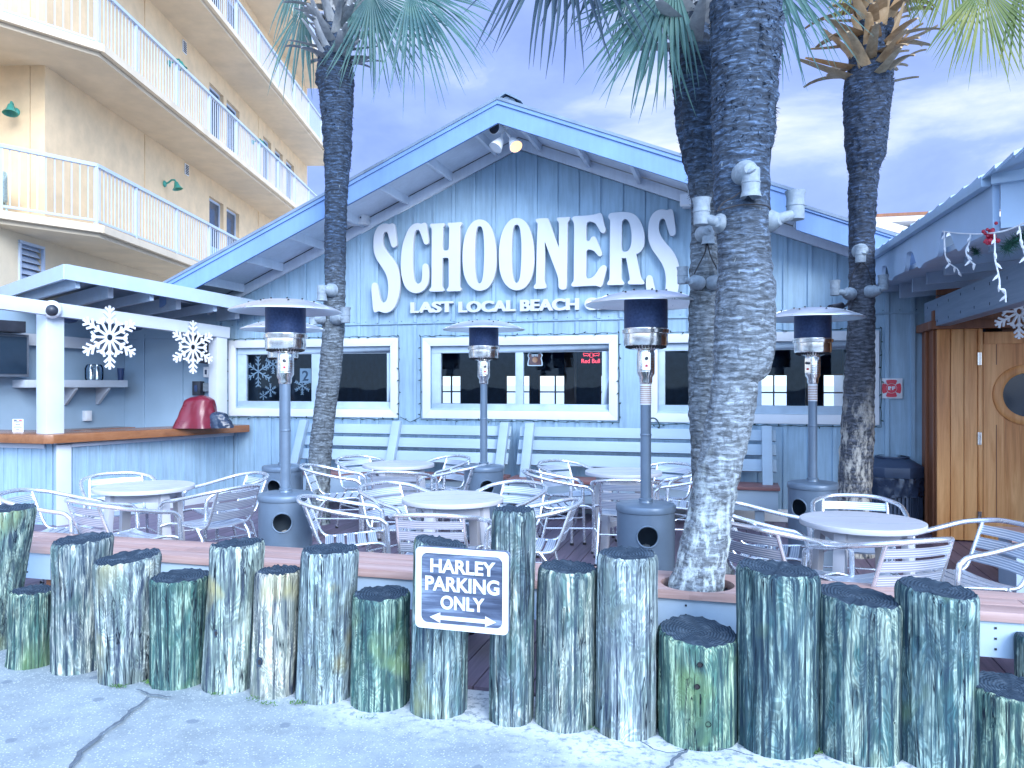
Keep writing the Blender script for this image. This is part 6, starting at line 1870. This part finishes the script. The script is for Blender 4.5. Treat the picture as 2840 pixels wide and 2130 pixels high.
palm_lamp(q3(800,1130), q3(933,1050), 4.55, .112, 'stone grey spotlight on the right side of the leaning palm on a long arm')
palm_lamp(q3(682,880), q3(705,935), 4.43, .112, 'elbow shaped spotlight high on the front of the leaning palm pointing down', up=False, front=True)
palm_lamp(q3(470,1190), q3(487,1200), 5.08, .085, 'small spotlight pointing down on the rear palm just below the left one', up=False, front=True)
palm_lamp(q3(420,1442), q3(356,1408), 5.1, .075, 'spotlight on the left side of the rear palm above the heater hood')
palm_lamp(q3(532,1442), q3(560,1400), 5.1, .075, 'spotlight mount on the right side of the rear palm half hidden by the leaning trunk')
palm_lamp(q3(1270,1280), q3(1266,1300), 7.2, .105, 'pale spotlight on the front of the dark palm above the two side ones', front=True)
palm_lamp(q3(1203,1500), q3(1135,1472), 7.22, .095, 'spotlight on the left side of the dark palm pointing up')
palm_lamp(q3(1332,1488), q3(1382,1445), 7.22, .095, 'spotlight on the right side of the dark palm under the porch eave')
palm_lamp((914,805), (893,813), 8.85, .12, 'spotlight on the left side of the slender palm above the heater hood', up=False)
palm_lamp((938,882), (958,874), 8.85, .12, 'spotlight on the right side of the slender palm beside the heater hood')
palm_lamp((882,884), (868,883), 8.85, .10, 'spotlight low on the left of the slender palm peeking from behind the heater hood', up=False)
def wire(pts, D, label):
    P = [atD(x, y, D) for x, y in pts]; g = G(); g.tube(catmull([tuple(p) for p in P], 5, False), .0045, 5)
    single('lamp_cable', g, M['rubber'], label, 'cable', tuple(P[0]))
wire([q3(530,1085),q3(560,1040),q3(620,1005),q3(655,978)], 4.42, 'black cable rising to the elbow spotlight on the leaning palm')
wire([q3(530,1080),q3(640,1050),q3(740,1045),q3(790,1055),q3(805,1075)], 4.41, 'black cable looped across the leaning palm between its side spotlights')
wire([q3(478,1235),q3(470,1290),q3(440,1350),q3(415,1400)], 5.08, 'black cable hanging down the rear palm towards its left spotlight')
wire([q3(480,1235),q3(500,1310),q3(530,1370),q3(545,1400)], 5.08, 'black cable hanging down the rear palm towards its right spotlight')
wire([q3(1270,1340),q3(1235,1380),q3(1215,1430),q3(1205,1470)], 7.2, 'black cable running to the left spotlight of the dark palm')
wire([q3(1275,1340),q3(1300,1370),q3(1320,1430),q3(1325,1460)], 7.2, 'black cable running to the right spotlight of the dark palm')
# black clamp floodlight by the dark palm
c = atD(*q3(1150,1575), 7.3)
t = thing('floodlight', 'small black floodlight clamped to the dark palm above the heater hood', 'floodlight', tuple(c))
ax = (-RT*.75-UP*.45-FW*.3).normalized()
g = G(); g.lathe([(.001,-.06),(.03,-.06),(.04,-.02),(.065,.05),(.07,.07),(.06,.07),(.001,.06)], c, 18, axis=ax); obj('lamp_head', g, M['black'], t)
g = G(); g.tube([c-ax*.05, c+RT*.07+UP*.02, c+RT*.12+UP*.07, c+RT*.19+UP*.06], .012, 8); obj('bracket', g, M['black'], t)

# ================================================================== fixtures under the eaves
c = onY(1398, 352, 8.95)
t = thing('floodlight_cluster', 'white three headed floodlight under the gable peak', 'floodlight', tuple(c))
g = G(); g.lathe([(.001,0),(.06,0),(.06,.03),(.001,.035)], c+UP*.02, 20, axis=-UP); g.tube([c, c+UP*-.06+RT*.03], .014, 8); obj('mount', g, M['white_plastic'], t)
for (dx, dz, ax, m_) in ((-.055,-.03,(-.3,-.85,-.1),'black'),(-.05,-.20,(-.35,-.5,-.8),'white_plastic'),(.13,-.21,(.5,-.5,-.75),'bulb_on')):
    h = c+Vector((dx,-.05,dz)); A_ = Vector(ax).normalized()
    g = G(); g.lathe([(.001,-.07),(.035,-.065),(.05,-.03),(.058,.0),(.075,.06),(.08,.085),(.072,.085)], h, 22, axis=A_); g.tube([c+UP*-.02, h-A_*.05], .014, 8)
    hd = obj('lamp_head', g, M['white_plastic'], t)
    g = G(); g.lathe([(.073,.08),(.03,.078),(.001,.078)], h, 22, axis=A_); obj('lens', g, M[m_], hd)
def speaker(px, py, w, h, label):
    c = onY(px, py, FY-.16); t = thing('outdoor_speaker', label, 'speaker', tuple(c))
    g = G(); g.prism([(c.x-w*.5,FY-.05,c.z-h*.42),(c.x+w*.5,FY-.05,c.z-h*.45),(c.x+w*.5,FY-.05,c.z+h*.45),(c.x-w*.5,FY-.05,c.z+h*.42)], (0,-.10,0))
    g.prism([(c.x-w*.5,FY-.1505,c.z-h*.42),(c.x+w*.5,FY-.1505,c.z-h*.45),(c.x+w*.5,FY-.1505,c.z+h*.45),(c.x-w*.5,FY-.1505,c.z+h*.42)], (-.02,-.10,-.01))
    obj('cabinet', g, M['white_plastic'], t, bevel=.02)
    g = G(); g.bx(c.x-w*.44-.02,c.x+w*.36-.02,FY-.256,FY-.2515,c.z-h*.36,c.z+h*.34); obj('grille', g, M['soffit'], t, bevel=.001)
    g = G(); g.bx(c.x+w*.34,c.x+w*.40,FY-.262,FY-.2565,c.z-h*.15,c.z-h*.05); obj('badge', g, M['ink'], t)
speaker(990, 604, .27, .21, 'pale boxy outdoor speaker under the eave beside the slender palm')
speaker(1915, 556, .20, .18, 'pale boxy outdoor speaker under the eave beside the rear palm')

# ================================================================== string lights round the windows
def string_lights(pts, label, seed, sag=.0):
    rnd = random.Random(seed); P = []
    for a, b in zip(pts[:-1], pts[1:]):
        a, b = Vector(a), Vector(b); n = max(2, int((b-a).length/.07))
        for k in range(n): P.append(a.lerp(b, k/n)+Vector((rnd.uniform(-.006,.006), 0, rnd.uniform(-.009,.009))))
    P.append(Vector(pts[-1])); g = G(); g.tube(P, .0042, 5)
    for i in range(1, len(P)-1):
        if i % 2: 
            d = Vector((rnd.uniform(-1,1), -.5, rnd.uniform(-.8,.8))).normalized()
            g.tube([P[i], P[i]+d*.02, P[i]+d*.036], [.0065,.0075,.002], 6)
    single('string_lights', g, M['cord'], label, 'string lights', tuple(P[0]), 'dark string lights framing the windows')
for (a,b,c,d), lb, sd in zip(WIN, ('dark string lights framing the left window beside the bar','dark string lights framing the middle window with the neon sign','dark string lights framing the right window behind the palms'), (1,2,3)):
    y = FY-.034; o_ = .02
    string_lights([(a-o_,y,c-o_),(a-o_,y,d+o_),(b+o_,y,d+o_),(b+o_,y,c-o_),(a-o_,y,c-o_)], lb, sd)
string_lights([(WIN[0][1]+.03,FY-.03,WIN[0][2]+.01),((WIN[0][1]+WIN[1][0])/2,FY-.03,WIN[0][2]-.06),(WIN[1][0]-.03,FY-.03,WIN[1][2]+.01)], 'dark light cord sagging between the left and middle windows', 5)
c = onY(1805, 1172, FY-.03); g = G()
g.tube(catmull([tuple(c), tuple(c+Vector((-.03,0,.04))), tuple(c+Vector((.05,0,.05))), tuple(c+Vector((.10,-.02,-.02))), tuple(c+Vector((.09,0,-.09)))], 5, False), .008, 6); g.tube([c+Vector((.09,0,-.05)), c+Vector((.10,0,-.12))], .013, 6)
single('cord_plug', g, M['cord'], 'green plug and looped cord hanging below the left corner of the right window', 'plug', tuple(c))

# ================================================================== signs and paper stars in the windows
yn = FY+.075
a_ = onY(1613,1007,yn); b_ = onY(1663.5,995,yn)
t = thing('neon_sign', 'red neon sign reading Red Bull in the middle window', 'neon sign', tuple((a_+b_)/2))
g = G(); me = text_mesh('neon', 'Red Bull', -.004, .004); plane_place(me, (0,yn,0), (1,0,0), (0,0,1), (a_.x,b_.x,a_.z,b_.z)); mesh_into(g, me); obj('lettering', g, M['neon'], t)
g = G()
for sg in (-1,1):
    m0 = onY(1640,985,yn)
    pts = [m0+Vector((sg*x,0,z)) for x,z in ((.012,.0),(.03,.012),(.05,.022),(.075,.020),(.095,.028),(.102,.012),(.09,.002),(.095,-.012),(.08,-.006),(.06,-.003),(.045,-.014),(.04,-.002),(.024,-.006))]
    g.tube(pts, .0032, 5, closed=True)
g.tube([onY(1640,985,yn)+Vector((.028*math.cos(k*PI/8),0.004,.028*math.sin(k*PI/8))) for k in range(16)], .0025, 5, closed=True)
obj('bulls', g, M['neon'], t)
c = onY(1484,996,yn)
t = thing('beer_badge', 'brown and white beer badge sticker hanging in the middle window', 'sign', tuple(c))
hw_ = .098
shape = [(-.75,1),(-.35,.75),(.35,.75),(.75,1),(1,.55),(.85,.15),(.95,-.3),(1,-.85),(.8,-1),(-.8,-1),(-1,-.85),(-.95,-.3),(-.85,.15),(-1,.55)]
def badge(k, dy, mt, nm):
    g = G(); me = outline_mesh('b', [[(p.x*hw_*k, p.y*.085*k) for p in catmull([(x,y,0) for x,y in shape], 4)]], .004); plane_place(me, (c.x,yn+dy,c.z), (1,0,0), (0,0,1)); mesh_into(g, me); obj(nm, g, mt, t)
badge(1.0, 0, M['white_plastic'], 'border'); badge(.86, -.003, plain('badge_brown', (.16,.06,.05), .5), 'face')
g = G(); g.lathe([(.001,0),(.028,0),(.034,.003)], (c.x,yn-.0055,c.z-.01), 24, axis=(0,-1,0)); obj('emblem', g, plain('badge_orange', (.55,.22,.10), .5), t)
g = G(); me = text_mesh('lite', 'LITE', .03, .001); plane_place(me, (c.x,yn-.0065,c.z), (1,0,0), (0,0,1), (-.04,.04,.035,.062)); mesh_into(g, me); obj('lettering', g, M['white_plastic'], t)
paper = plain('pale_blue_paper', (.42,.52,.64), .7)
def paper_star(px, py, r, label):
    c = onY(px, py, FY+.09); g = G()
    for k in range(6):
        a = PI/2+k*PI/3; d = Vector((math.cos(a),0,math.sin(a))); s_ = Vector((-d.z,0,d.x)); yy = Vector((0,.0006*k,0))
        g.obx(c+d*r*.5+yy, d, s_, (0,1,0), r, r*.09, .002)
        for q in (.35,.62,.85):
            for sg in (-1,1):
                e = (d*.7+s_*sg*.7); g.obx(c+d*r*q+e*r*.13+yy*1.3+Vector((0,.0001*sg,0)), e, e.cross(Vector((0,1,0))), (0,1,0), r*.28, r*.07, .002)
    single('paper_snowflake', g, paper, label, 'decoration', tuple(c), 'paper snowflakes in the left window')
paper_star(716,1030,.21,'largest paper snowflake in the left window, at its left edge')
paper_star(750,1082,.09,'small paper snowflake in the left window beside the heater')
paper_star(730,1097,.06,'smallest paper snowflake low in the left window')
paper_star(757,1010,.13,'faint paper snowflake high in the left window')
paper_star(838,1070,.12,'paper snowflake behind the heater pole in the left window')
c = onY(847,1042,FY+.10); g = G(); g.bx(c.x-.085,c.x+.085,FY+.10,FY+.104,c.z-.10,c.z+.10)
me = text_mesh('two', '2', .02, .001); plane_place(me, (c.x,FY+.0985,c.z), (1,0,0), (0,0,1), (-.05,.05,-.07,.07)); mesh_into(g, me, 1)
single('window_poster', g, [paper, M['ink']], 'pale poster with a large numeral in the left window beside the heater pole', 'poster', tuple(c))
